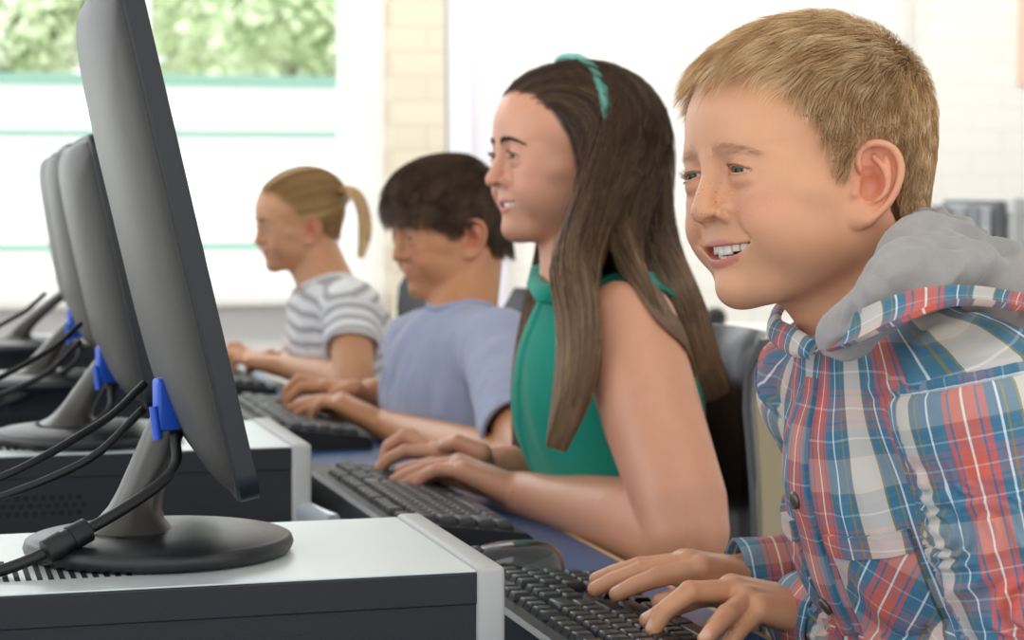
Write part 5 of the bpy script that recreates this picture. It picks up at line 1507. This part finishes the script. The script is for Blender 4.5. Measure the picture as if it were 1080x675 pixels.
    for (a, b, c), nm in zip(A, 'lr'):
        d = nrm(c - b); cuff('cuff', c - d * .034, d, .0395, .050, .0028, pm, sh, off=(.010, .0), squash=.86)
    patch('placket', .0, -.150, .0165, .195, off=.0030, wuv=(.031, 0), nu=10, nv=110, parent=sh)
    for k_, u0 in enumerate((.080, -.080)):
        patch('pocket', u0 * .80, -.110, .036, .060, off=.0028, wuv=(.04, .02), wrot=.75, shape=lambda a, b, x, y: (x, y - .012 * max(0, -b) * (1 - abs(a))), parent=sh)
        patch('pocket_hem', u0 * .80, -.056, .037, .0075, off=.0044, wuv=(.060, .03), wrot=.1, parent=sh)
    # stitched armhole seams
    for (a, b, c), nm in zip(A, 'lr'):
        d = nrm(b - a); o = a - d * .024; e1 = nrm(np.cross(d, V(0, 1, .2))); e2 = np.cross(d, e1); n = 90; an = np.linspace(0, 2 * PI, n, endpoint=False)
        D = np.cos(an)[:, None] * e1 + np.sin(an)[:, None] * e2; tt = np.full(n, .11)
        for _ in range(30): tt -= np.clip(Sa.eval(o + D * tt[:, None], None), -.01, .02) * .9
        p = o + D * tt[:, None]; nn = Sa.grad(p, .002, None); nn /= np.linalg.norm(nn, axis=1, keepdims=True); p = p + nn * .0016
        rings = np.array([[p[i] + nn[i] * (.0022 + .0006 * math.sin(i * 2.3)) * math.sin(x) + d * .0042 * math.cos(x) for x in np.linspace(0, 2 * PI, 8, endpoint=False)] for i in range(n)])
        f = [(i * 8 + j, i * 8 + (j + 1) % 8, ((i + 1) % n) * 8 + (j + 1) % 8, ((i + 1) % n) * 8 + j) for i in range(n) for j in range(8)]
        w_ = np.stack([np.repeat(an * .055, 8), np.tile(np.linspace(0, .006, 8), n) + .012, np.zeros(n * 8)], 1); mesh_obj('armhole_seam', rings.reshape(-1, 3), f, pm, sh, attrs={'weave': w_[:, [1, 0, 2]]})
    # snap buttons down the placket
    bm_ = plain('pewter_snap', '6d665c', .35, .6); D = Shape(); D.ops = S.ops
    for zz in (-.026, -.105, -.185, -.265):
        o = F.w((0, 0, zz)); dr = F.d(V(0, 1, 0)); tt = .22
        for _ in range(30): tt -= S.eval((o + dr * tt)[None], None)[0] * .9
        c = o + dr * (tt + .0035); c = c + dr * float(fold_fn(c[None])[0][0]); g = S.grad(c[None], .002, None)[0]; g = nrm(g); e1 = nrm(np.cross(g, V(0, 0, 1))); e2 = np.cross(g, e1)
        m = MB(); m.loft([[c + g * h_ + (e1 * math.cos(x) + e2 * math.sin(x)) * r_ for x in np.linspace(0, 2 * PI, 24, endpoint=False)] for r_, h_ in ((.0062, -.001), (.0066, .0005), (.0062, .0016), (.0040, .0022), (.0010, .0024))]); m.build('snap_button', bm_, sh)
    # collar: two leaves, joined to the hood
    A_ = lambda px, py, d: at(px, py, d)
    ribbon('collar', [A_(866, 350, 1.430), A_(897, 334, 1.385), A_(950, 312, 1.345), A_(1010, 303, 1.345), A_(1080, 312, 1.40), A_(1130, 330, 1.47)],
           [A_(856, 374, 1.425), A_(893, 364, 1.365), A_(945, 340, 1.315), A_(1010, 318, 1.315), A_(1080, 326, 1.37), A_(1130, 345, 1.45)], .0035, pm, sh, uv=(.01, 0), uvs=1, puff=.004)
    ribbon('collar', [A_(862, 360, 1.440), A_(838, 345, 1.50), A_(822, 335, 1.56), A_(830, 318, 1.62)],
           [A_(852, 378, 1.435), A_(828, 372, 1.48), A_(812, 356, 1.55), A_(815, 335, 1.63)], .0035, pm, sh, uv=(.05, 0), puff=.003)
    # hood: soft grey jersey, thrown back
    hm = cloth_mat('grey_marl_jersey', '9d9894', .9, 900, .5, .35, .16)
    H = Shape()
    H.chain([A_(880, 362, 1.415), A_(908, 338, 1.390), A_(944, 308, 1.385), A_(974, 278, 1.420), A_(985, 268, 1.50), A_(962, 280, 1.57), A_(905, 300, 1.62), A_(868, 335, 1.60)], [.010, .017, .022, .026, .027, .024, .018, .012], 'u', .0, sub=3)
    H.chain([A_(930, 322, 1.400), A_(978, 292, 1.395), A_(1030, 294, 1.43), A_(1080, 318, 1.48)], [.012, .020, .024, .018], 'u', .02, sub=3)
    H.ell(tuple(A_(1010, 318, 1.50)), (.050, .085, .040), k=.03)
    H.cap(nb - up * .02, fr.w((0, -.030, -.030)), .050, .048, 's', .004)
    P, Q = sdf_mesh(H, V(.55, 1.15, .90), V(.95, 1.75, 1.16), .0018, 1)
    n_ = vnormals(P, Q); ax = nrm(A_(968, 262, 1.42) - A_(890, 345, 1.41))
    al = P @ ax; ac = P - al[:, None] * ax
    cc = ac + al[:, None] * ax * .25
    f1 = ridge(vnoise(cc, .030, 2)); disp = .0110 * (f1 - .5) + .0040 * (ridge(vnoise(cc + 3, .015, 4)) - .5)
    P = laplace(P + n_ * disp[:, None], Q, 2, .4)
    mesh_obj('hood', P, Q, hm, sh)
# ================================================================== girl in the green shirt
def long_hair(fr, K, C, n, zh, flow, guides, assign, mat, t, seed=5, r=.00040, kscalp=8, Ls=.13, layer=.010, spread=1.0, wave=.004):
    """hair that first lies on the skull, then follows one of several hanging guides; C = shape to stay outside of"""
    R_ = hair_roots(K, fr, n, zh, seed); q0 = fr.l(R_); rg = np.random.default_rng(seed)
    L = Ls * (.8 + .3 * rg.random(n)); pts = grow(K, fr, R_, flow, L, np.full(n, .12), kscalp, layer, stiff=.2)
    gi = assign(q0, pts[:, -1]); out = []
    per = rg.normal(size=(n, 2)); per /= np.maximum(np.linalg.norm(per, axis=1, keepdims=True), 1)
    idx = []
    for k, (G, rad, ln) in enumerate(guides):
        m = np.nonzero(gi == k)[0]
        if len(m) == 0: continue
        Gc = np.array(spline(G, 14)); rr = np.interp(np.linspace(0, 1, 15), np.linspace(0, 1, len(rad)), rad)
        tg = np.gradient(Gc, axis=0); tg /= np.linalg.norm(tg, axis=1, keepdims=True); e1 = np.cross(tg, V(1, .1, 0)); e1 /= np.linalg.norm(e1, axis=1, keepdims=True); e2 = np.cross(tg, e1)
        cut = 1 - ln * rg.random(len(m)) ** 2
        ph = rg.random((len(m), 1)) * .6
        S_ = np.linspace(0.0, 1, 15)[None] * cut[:, None]
        ii = np.clip(S_ * 14, 0, 13.999); i0 = ii.astype(int); f = (ii - i0)[..., None]
        def lin(A): return A[i0] * (1 - f) + A[i0 + 1] * f
        c = lin(Gc); a = lin(e1); b = lin(e2); R1 = (lin(rr[:, None]) * spread)
        w = wave * np.sin(S_[..., None] * 9 + per[m][:, None, :1] * 3 + ph[:, None])
        g = c + a * (per[m][:, None, :1] * R1 + w) + b * (per[m][:, None, 1:] * R1 * .8)
        bl = sstep(0, .38, np.linspace(0, 1, 15))[None, :, None]
        end = pts[m, -1][:, None, :]; dirv = (pts[m, -1] - pts[m, -2])[:, None, :] * 1.0
        free = end + dirv * np.linspace(.6, 3, 15)[None, :, None] + V(0, 0, -.16) * np.linspace(0, 1, 15)[None, :, None] ** 1.2
        seg = free * (1 - bl) + g * bl
        full = np.concatenate([pts[m], seg[:, 1:]], 1)
        for _ in range(3): full[:, 2:-1] = .25 * full[:, 1:-2] + .5 * full[:, 2:-1] + .25 * full[:, 3:]
        if C is not None:
            sh = full.shape; F_ = full.reshape(-1, 3)
            for _ in range(2):
                e = C.eval(F_, None); g_ = sgrad(C, F_, .003); g_ /= np.linalg.norm(g_, axis=1, keepdims=True) + 1e-9
                F_ = F_ + g_ * np.maximum(.002 - e, 0)[:, None]
            full = F_.reshape(sh)
        L_ = fr.l(full.reshape(-1, 3)).reshape(full.shape); bad = ((L_[..., 1] > .020 + .008 * (k == 3)) & (L_[..., 2] < .030) & (L_[..., 2] > -.095) & (L_[..., 0] < .02) & (np.abs(L_[..., 0]) < .10)).any(1)
        if k != 1: full, m = full[~bad], m[~bad]
        out.append(full); idx.append(m)
    full = np.concatenate(out); m = np.concatenate(idx); q = q0[m]
    sh = np.clip(.38 + .34 * vnoise(q, .009, 4) + .10 * rg.normal(0, 1, len(q)), 0, 1)
    return strands('hair', full, r * (.7 + .6 * rg.random(len(q))), mat, t, attrs={'shade': sh}, taper=.35)
def const_attr(P, sh=.3): return {'shade': np.full(len(P), sh), 'along': np.zeros(len(P))}
def simple_cloth(name, S, lo, hi, h, mat, t, fn=None, it=1, attrs=None, keep=None):
    P, Q = sdf_mesh(S, lo, hi, h, 1, keep=keep)
    if fn is not None: P = P + vnormals(P, Q) * fn(P)[:, None]
    if it: P = laplace(P, Q, it, .35)
    return mesh_obj(name, P, Q, mat, t, attrs=attrs(P) if attrs else None)
def bounds(J, m=.16):
    a = np.array([J[k] for k in ('sl', 'sr', 'el', 'er', 'neck', 'pelvis')]); lo, hi = a.min(0) - m, a.max(0) + m
    lo[2] = max(lo[2], J['pelvis'][2] - .06); return lo, hi
def girl_green():
    fr = head_frame(540, 164, 2.27, 70, 1, -2, .970, anchor=(-.029, .0765, .012))
    z = TZ + .026
    WL = at(550, 521, 2.33); mL = WL + nrm(at(484, 489, 2.34) - WL) * .076
    tL = [at(403, 498, 2.38), at(411, 509, 2.37), at(422, 515, 2.36), at(439, 511, 2.34)]
    WR = at(524, 494, 2.45); mR = WR + nrm(at(462, 476, 2.45) - WR) * .074
    tR = [at(400, 494, 2.44), at(404, 486, 2.46), at(410, 482, 2.47), at(420, 478, 2.48)]
    hl = (WL, mL, V(.1, 1, .1), tL, at(446, 500, 2.38), 1.0); hr_ = (WR, mR, V(-.1, -1, .1), tR, at(468, 470, 2.42), .98)
    J = dict(head=fr, neck=at(622, 306, 2.30), sl=at(662, 348, 2.175), sr=at(605, 338, 2.44), el=atz(722, 560, .772), er=at(660, 500, 2.53), wl=WL, wr=WR,
             pelvis=V(.80, 2.22, .52), sc=.98, armr=(.0525, .044, .043, .031, .0245))
    seat_joints(J, 2.2)
    zh = lambda phi: np.interp(np.degrees(phi), [0, 20, 35, 48, 58, 68, 80, 100, 120, 180], [.082, .082, .076, .060, .040, .018, -.010, -.02, -.035, -.045])
    hp = dict(scalp=(zh, '4a3426'), open=.0070, eye=(.0032, .0028), fw=.97, cheek=1.0, ears=False, nose=.0015, mw=.028, rose='cf7f6c')
    sk = skin_mat('skin_light', 0.0); em = eye_mat('brown_eye', '3a281c', '20150f')
    t, S = person('girl with long brown hair and a teal headband, in a sleeveless green shirt', J, hp, 'd6997a', [hl, hr_], sk, em, (.0, 1, -.08), fine=.0016, hand_h=.0016, body_h=.0030, forearm_cut=.05)
    add_teeth(fr, hp, t, plain('tooth_enamel_g', 'efe6d6', .22), plain('gum_g', 'b05a55', .3))
    brow_mesh(S, fr, t, hair_mat('brown_brow', ['4a3424', '5e4430']), n=420, L=.0065)
    lash_mesh(fr, t, hair_mat('dark_lash', ['241a14', '30231c']), hp, r=.00018)
    hm = hair_mat('brown_hair', ['2e2019', '4c3526', '6d5039', 'ab8963'], rough=.36, tip=.45)
    K = skull_shape(fr)
    C = Shape(); C.ops = list(K.ops); body_ops(C, J, J['sc'] * 1.04)
    zh = lambda phi: np.interp(np.degrees(phi), [0, 20, 35, 48, 58, 68, 80, 100, 120, 180], [.082, .082, .076, .060, .040, .018, -.010, -.02, -.035, -.045])
    def flow(q, s):
        d = np.zeros_like(q); top = sstep(.05, .10, q[:, 2]); d[:, 1] = -1.0 * (top * .9 + .25 + .35 * sstep(.0, .05, q[:, 1])); d[:, 2] = -1.5 * (1 - top * .55) * sstep(.055, .015, q[:, 1]); d[:, 0] = np.sign(q[:, 0]) * .55 * top
        return d + np.stack([vnoise(q, .02, 1), vnoise(q, .02, 2), vnoise(q, .02, 3)], 1) * .10
    g1 = [at(604, 205, 2.20), at(597, 262, 2.17), at(611, 335, 2.13), at(606, 405, 2.12), at(586, 474, 2.12)]
    g2 = [at(590, 215, 2.40), at(574, 290, 2.42), at(556, 390, 2.42), at(548, 470, 2.41)]
    g3 = [at(655, 190, 2.28), at(682, 270, 2.30), at(712, 345, 2.30), at(742, 420, 2.31)]
    g4 = [at(635, 190, 2.22), at(660, 270, 2.18), at(688, 330, 2.14), at(715, 400, 2.16)]
    def assign(q, e):
        rg = np.random.default_rng(8); r = rg.random(len(q)); near = q[:, 0] < .004
        a = np.where(near, np.where(q[:, 1] > -.015, 0, 2), np.where(q[:, 1] > -.03, 1, 2))
        a = np.where(near & (np.abs(q[:, 1] + .015) < .014) & (r < .35), 3, a)
        return a
    long_hair(fr, K, C, 25000, zh, flow, [(g1, [.034, .030, .026, .024, .014], .25), (g2, [.020, .020, .020, .012], .25), (g3, [.045, .046, .044, .036], .45), (g4, [.020, .016, .012, .010], .5)], assign, hm, t, layer=.012, Ls=.125)
    M = Shape(); cap = Shape(); cap.ops = []
    M.ell((0, -.020, .044), (.0735, .076, .070), fr=fr, k=0); M.ell((0, -.045, .0), (.060, .046, .068), fr=fr, k=.02)
    M.chain(g1[1:], [.016, .014, .010, .003], 'u', .03, sub=3); M.chain(g2, [.014, .013, .012, .004], 'u', .02, sub=3); M.chain(g3, [.036, .034, .028, .010], 'u', .05, sub=3)
    M.raw(lambda p: (fr.l(p)[:, 1] - .030 + .9 * (fr.l(p)[:, 2] - .06)) * .7, fr.o, 2.0, 'i', .01) if False else None
    for sg in (1, -1): M.ell((sg * .040, .070, -.010), (.045, .062, .068), 's', k=.012, fr=fr)
    M.ell((0, .085, .0), (.06, .05, .07), 's', k=.01, fr=fr)
    lo = np.minimum(fr.o - .13, np.array(g2).min(0) - .05); hi = np.maximum(fr.o + .14, np.array(g3).max(0) + .06); lo[2] = .74
    P, Q = sdf_mesh(M, lo, hi, .003, 0); mesh_obj('hair', laplace(P, Q, 2), Q, hair_mat('brown_hair_inner', ['2e2019', '4c3526'], rough=.9, spec=.1), t, attrs=const_attr(P, .12))
    # headband: pleated satin band from ear to ear
    bm_ = plain('teal_satin', '5fb5a4', .35, sheen=.3, bump=(700, .2)); mb = MB(); pts = []; n = 60
    for i in range(n + 1):
        a = math.radians(-98 + 196 * i / n); d = nrm(V(math.sin(a), .10 - .22 * abs(math.sin(a)), math.cos(a)))
        pts.append(surface_pts(K, fr, d[None], c=(0, -.002, .030))[0] + fr.d(d) * (.0085 + .0055 * abs(math.sin(a))))
    rr = [.0036 + .0011 * abs(math.sin(i * 1.05)) for i in range(n + 1)]
    rings = []
    for i, p in enumerate(pts):
        tt = nrm(pts[min(i + 1, n)] - pts[max(i - 1, 0)]); out = nrm(p - fr.w((0, 0, .03))); b = nrm(np.cross(tt, out))
        rings.append([p + b * math.cos(x) * .0075 + out * math.sin(x) * rr[i] for x in np.linspace(0, 2 * PI, 14, endpoint=False)])
    mb.loft(rings); mb.build('headband', bm_, t)
    # sleeveless shirt
    cm = cloth_mat('green_cotton', '1a957e', .8, 1300, .2, .15, .05)
    G = Shape(); torso_shirt(G, J, .010, .98); up = nrm(fr.w((0, -.03, -.03)) - J['neck'])
    G.cap(J['neck'] + up * .032, J['neck'] + up * .14, .048, .053, 's', .008)
    for a, b in ((J['sl'], J['el']), (J['sr'], J['er'])):
        sg = 1 if a is J['sl'] else -1
        o = a + J['tf'].d(V(sg * .012, 0, .01)); G.ell(tuple(o + (b - a) * .12), (.052, .044, .085), 's', k=.006)
    lo, hi = bounds(J)
    def fold(P):
        q = J['tf'].l(P); d = np.stack([q[:, 0] + .3 * q[:, 2], q[:, 1], q[:, 2] * .35], 1)
        w = sstep(.03, -.10, q[:, 2]); a = .0045 * vnoise(d, .030, 3) * w + .0030 * np.sin((q[:, 2] / .026 + vnoise(q, .05, 2) * 1.4) * PI) * sstep(-.14, -.22, q[:, 2])
        u = np.arctan2(q[:, 0], q[:, 1]) * .11; fr_ = q[:, 1] > .03
        a += np.where(fr_ & (np.abs(u) < .015), .0028, 0); return a
    sh = simple_cloth('shirt', G, lo, hi, .0026, cm, t, fold)
    ribbon('collar', [at(592, 296, 2.235), at(578, 300, 2.25), at(570, 292, 2.30)], [at(590, 322, 2.215), at(566, 316, 2.225), at(556, 302, 2.29)], .004, cm, sh, puff=.004)
    ribbon('collar', [at(574, 298, 2.33), at(585, 282, 2.36)], [at(556, 300, 2.32), at(560, 284, 2.37)], .004, cm, sh, puff=.003)
    ribbon('collar', [at(592, 296, 2.235), at(622, 300, 2.205), at(655, 288, 2.215), at(690, 290, 2.26), at(715, 312, 2.33)], [at(590, 322, 2.215), at(624, 318, 2.180), at(668, 300, 2.185), at(705, 306, 2.23), at(728, 330, 2.32)], .004, cm, sh, puff=.004)
    # narrow tan belt
    F = J['tf']; T = J['T']; mb = MB(); rg_ = []
    zb_ = -T * .93
    pts = []
    for i in range(61):
        a = 2 * PI * i / 60; d = F.d(V(math.cos(a), math.sin(a), 0)); o = F.w((0, 0, zb_)); tt = .25
        for _ in range(24): tt -= G.eval((o + d * tt)[None], None)[0] * .9
        pts.append(o + d * (tt + .003))
    mb.loft([[p + F.d(V(0, 0, 1)) * a_ + nrm(p - F.w((0, 0, zb_))) * b_ for a_, b_ in ((-.010, 0), (-.010, .003), (.010, .003), (.010, 0))] for p in pts], cap=False); mb.build('belt', plain('tan_leather', '9a6a42', .5), sh)
    trousers(t, J, cloth_mat('green_cotton_skirt', '17917a'), plain('shoe_white', 'dddddd', .6), .95)
# ================================================================== boy in the lavender T-shirt
def tee(t, J, mat, sc, ln=.60, g=.012, hem=None, h=.0032, attrs=None):
    G = Shape(); torso_shirt(G, J, g, sc)
    for a, b in ((J['sl'], J['el']), (J['sr'], J['er'])):
        e = a + (b - a) * ln; G.chain([a, (a + e) / 2, e + (b - a) * .06], [.052 * sc, .050 * sc, .050 * sc], 'u', .022)
    fr = J['head']; up = nrm(fr.w((0, -.03, -.03)) - J['neck']); G.cap(J['neck'] + up * .040, J['neck'] + up * .14, .0465 * sc, .052 * sc, 's', .005)
    for a, b in ((J['sl'], J['el']), (J['sr'], J['er'])):
        d = nrm(b - a); e = a + (b - a) * ln
        G.raw(lambda p, e=e, d=d: np.maximum(np.abs((p - e) @ d - .03) - .03, np.linalg.norm(p - e - ((p - e) @ d)[:, None] * d, axis=1) - .058 * sc), e + d * .03, .075, 's', .002)
        G.cap(e - d * .02, e + d * .05, .043 * sc, .046 * sc, 's', .002)
    lo, hi = bounds(J)
    def fold(P):
        q = J['tf'].l(P); d = np.stack([q[:, 0] + .25 * q[:, 2], q[:, 1], q[:, 2] * .28], 1)
        return (.0085 * vnoise(d, .030, 3) + .0045 * vnoise(d * V(1, 1, 1.5), .016, 6)) * (.3 + .7 * sstep(.04, -.06, q[:, 2]))
    o = simple_cloth('tee_shirt', G, lo, hi, h, mat, t, fold, attrs=attrs)
    # ribbed neckband
    mb = MB(); e1 = nrm(np.cross(up, V(0, 1, 0))); e2 = np.cross(up, e1); pts = []
    for i in range(49):
        a = 2 * PI * i / 48; d = e1 * math.cos(a) + e2 * math.sin(a); s_ = .12; base = J['neck'] + d * .0500 * sc
        tt = .10
        for _ in range(30): tt -= G.eval((base + up * tt)[None], None)[0] * .8
        pts.append(base + up * (tt + .001))
    mb.tube(pts, .0045, 8, cap=False); mb.build('neckband', mat, o)
    return o
def boy_lavender():
    fr = head_frame(500, 251, 2.96, 66, 0, 8, .955)
    z = TZ + .026
    WL = at(407, 449, 2.98); mL = WL + nrm(at(352, 418, 3.00) - WL) * .076
    tL = [at(293, 425, 3.05), at(298, 433, 3.04), at(309, 438, 3.03), at(327, 441, 3.00)]
    WR = at(396, 416, 3.12); mR = WR + nrm(at(348, 408, 3.12) - WR) * .074
    tR = [at(302, 430, 3.10), at(300, 424, 3.12), at(303, 418, 3.14), at(312, 414, 3.16)]
    hl = (WL, mL, V(.1, 1, .1), tL, at(332, 428, 3.04), 1.0); hr_ = (WR, mR, V(-.1, -1, .1), tR, at(345, 424, 3.08), .98)
    J = dict(head=fr, neck=at(487, 343, 2.98), sl=at(529, 371, 2.84), sr=at(449, 366, 3.10), el=atz(560, 500, .770), er=at(470, 436, 3.13), wl=WL, wr=WR, pelvis=V(.81, 2.98, .52), sc=1.0)
    seat_joints(J, 3)
    hp = dict(scalp=(lambda phi: np.interp(np.degrees(phi), [0, 35, 58, 74, 80, 104, 120, 180], [.072, .068, .040, .010, .030, .030, -.018, -.040]), '34241a'), open=.0010, mw=.022, curl=.001, eye=(.0022, .0022), lid=-.0012, cheek=.85, flare=30)
    sk = skin_mat('skin_tan', 0.0, sss=.08); em = eye_mat('brown_eye_b', '3a281c', '21160f')
    t, S = person('boy with dark brown fringe in a lavender T-shirt, looking down', J, hp, 'c6895f', [hl, hr_], sk, em, (.0, 1, -.35), fine=.0022, hand_h=.0021, body_h=.0040, forearm_cut=.05)
    brow_mesh(S, fr, t, hair_mat('dark_brow', ['2c1d14', '3a281c']), n=260, r=.0002)
    K = skull_shape(fr)
    zh = lambda phi: np.interp(np.degrees(phi), [0, 20, 35, 48, 58, 66, 74, 80, 94, 104, 112, 120, 135, 180], [.070, .070, .066, .052, .036, .016, .004, .028, .032, .026, .006, -.020, -.036, -.042])
    R_ = hair_roots(K, fr, 16000, zh, 6); q = fr.l(R_); wh = V(-.01, -.065, .090)
    def flow(q, s):
        d = q - wh; d /= np.linalg.norm(d, axis=1, keepdims=True); side = sstep(.085, .03, q[:, 2]); fro = sstep(.02, .07, q[:, 1])
        d[:, 2] -= 1.0 * side + .5 * fro; d[:, 0] -= .25 * fro
        return d + np.stack([vnoise(q, .014, 1), vnoise(q, .014, 2), vnoise(q, .014, 3)], 1) * .25
    top = sstep(.03, .09, q[:, 2]); rg = np.random.default_rng(4); L = (.026 + .030 * top) * (.8 + .35 * rg.random(len(q))); L *= 1 - .6 * sstep(.0, -.04, q[:, 2]); L *= 1 - .35 * sstep(.0, -.07, q[:, 1])
    pts = grow(K, fr, R_, flow, L, .10 + .12 * top, 8, .005 + .009 * sstep(-.06, .03, q[:, 1]) * top)
    hm = hair_mat('dark_brown_hair', ['241811', '442f20', '674a33', '967252'])
    pts, q = pts[grow.ok], q[grow.ok]
    strands('hair', pts, .00036 * (.7 + .6 * rg.random(len(q))), hm, t, attrs={'shade': np.clip(.35 + .3 * vnoise(q, .008, 4) + .1 * rg.normal(size=len(q)), 0, 1)})
    tee(t, J, cloth_mat('lavender_jersey', 'a0a6be', .85, 1100, .2, .2, .06), 1.0, .72, .016)
    trousers(t, J, cloth_mat('dark_denim', '343c4c'), plain('shoe_grey', '9a9a9a', .6))
# ================================================================== girl with the ponytail
def girl_stripes():
    fr = head_frame(329, 243, 3.74, 70, 0, 5, .855)
    z = TZ + .026
    WL = at(302, 387, 3.74); mL = WL + nrm(at(265, 379, 3.75) - WL) * .070
    tL = [at(230, 385, 3.78), at(232, 390, 3.77), at(238, 394, 3.76), at(248, 396, 3.74)]
    WR = at(302, 380, 3.86); mR = WR + nrm(at(268, 376, 3.86) - WR) * .068
    tR = [at(242, 388, 3.84), at(238, 384, 3.86), at(240, 380, 3.88), at(246, 377, 3.90)]
    hl = (WL, mL, V(.1, 1, .1), tL, at(262, 391, 3.78), .93); hr_ = (WR, mR, V(-.1, -1, .1), tR, at(262, 386, 3.82), .92)
    J = dict(head=fr, neck=at(350, 305, 3.76), sl=at(370, 327, 3.64), sr=at(336, 323, 3.86), el=atz(372, 404, .775), er=at(352, 392, 3.90), wl=WL, wr=WR, pelvis=V(.83, 3.76, .52), sc=.93)
    seat_joints(J, 3.7)
    hp = dict(scalp=(lambda phi: np.interp(np.degrees(phi), [0, 35, 58, 74, 80, 104, 120, 180], [.082, .076, .045, .020, .032, .030, -.010, -.030]), 'b08a5c'), open=.0040, mw=.023, eye=(.0028, .0026), cheek=.95, flare=22)
    sk = skin_mat('skin_warm', 0.0, sss=.08); em = eye_mat('blue_eye', '6c7f8c', '485866')
    t, S = person('small girl with a blonde ponytail in a striped T-shirt, farthest child', J, hp, 'cb926a', [hl, hr_], sk, em, (.0, 1, -.15), fine=.0024, hand_h=.0022, body_h=.0040, forearm_cut=.05)
    brow_mesh(S, fr, t, hair_mat('fair_brow', ['9a7850', 'b08c60']), n=200, r=.0002)
    K = skull_shape(fr); hm = hair_mat('golden_hair', ['8a6238', 'b98d56', 'd8b27a', 'f0d6a4'])
    zh = lambda phi: np.interp(np.degrees(phi), [0, 20, 35, 48, 58, 66, 74, 82, 94, 104, 114, 124, 140, 180], [.080, .080, .074, .060, .042, .026, .016, .034, .036, .026, .004, -.014, -.024, -.030])
    R_ = hair_roots(K, fr, 11000, zh, 6); q = fr.l(R_); tie = V(0, -.100, .055)
    def flow(q, s): d = tie - q; d /= np.linalg.norm(d, axis=1, keepdims=True); return d + np.stack([vnoise(q, .02, 1), vnoise(q, .02, 2), vnoise(q, .02, 3)], 1) * .06
    rg = np.random.default_rng(4); L = np.minimum(np.linalg.norm(q - tie, axis=1) * .92, .15)
    pts = grow(K, fr, R_, flow, L, np.full(len(q), .05), 9, .007)
    sh = lambda q: np.clip(.40 + .3 * vnoise(q, .010, 4) + .12 * rg.normal(size=len(q)), 0, 1)
    pts, q = pts[grow.ok], q[grow.ok]
    strands('hair', pts, .00040 * (.7 + .6 * rg.random(len(q))), hm, t, attrs={'shade': sh(q)})
    tp = [fr.w(tie), at(363, 201, 3.75), at(375, 205, 3.74), at(383, 222, 3.74), at(385, 246, 3.74), at(380, 272, 3.73)]
    n = 1800; G = np.array(spline(tp, 12)); per = rg.normal(size=(n, 2)); per /= np.maximum(np.linalg.norm(per, axis=1, keepdims=True), 1)
    rr = np.interp(np.linspace(0, 1, 13), [0, .2, .5, .8, 1], [.006, .009, .011, .012, .006])[None, :, None]
    tg = np.gradient(G, axis=0); e1 = np.cross(tg, V(0, 1, 0)); e1 /= np.linalg.norm(e1, axis=1, keepdims=True); e2 = V(0, 1, 0)
    full = G[None] + per[:, None, :1] * rr * e1[None] + per[:, None, 1:] * rr * e2
    pt = strands('ponytail', full, .00042 * np.ones(n), hm, t, attrs={'shade': sh(rg.random((n, 3)))})
    mb = MB(); c = fr.w(tie + V(0, -.006, .004)); ax = nrm(fr.d(V(0, -1, .8))); a1 = nrm(np.cross(ax, V(0, 1, .1))); a2 = np.cross(ax, a1)
    mb.tube([c + (a1 * math.cos(x) + a2 * math.sin(x)) * .011 for x in np.linspace(0, 2 * PI, 25)], .0045, 8, cap=False); mb.build('hair_tie', plain('red_elastic', '9c2a34', .6), t)
    # striped tee
    m, nt, b = mat_new('striped_jersey'); sx = N(nt, 'ShaderNodeSeparateXYZ'); nt.links.new(attr(nt, 'weave', 'Vector'), sx.inputs[0])
    f = vmath(nt, 'FRACT', vmath(nt, 'DIVIDE', sx.outputs[2], .0225)); c_ = ramp(nt, f, [(0, srgb('e9e7e6')), (.52, srgb('e9e7e6')), (.56, srgb('b2adad')), (.94, srgb('b2adad')), (.98, srgb('e9e7e6'))])
    nt.links.new(c_, b.inputs['Base Color']); b.inputs['Roughness'].default_value = .85; b.inputs['Specular IOR Level'].default_value = .2
    def wv(P):
        q = J['tf'].l(P); W = q.copy()
        for a, b_, c2 in ((J['sl'], J['el'], J['wl']), (J['sr'], J['er'], J['wr'])):
            s, an, d, f_ = arm_coord(P, a, b_, c2); k = (s > .015) & (s < .15) & (d < .060); W[k, 2] = -s[k]
        return {'weave': W}
    tee(t, J, m, .93, .52, .012, attrs=wv)
    trousers(t, J, cloth_mat('grey_jersey', '6f6f78'), plain('shoe_pink', 'c9a0a0', .6), .9)
GIRL_ONLY = False
setup(); room(); counter_and_binders(); tables(); mon = computers(); cables(mon); keyboards_mice(); chairs()
boy_plaid(); girl_green(); boy_lavender(); girl_stripes()
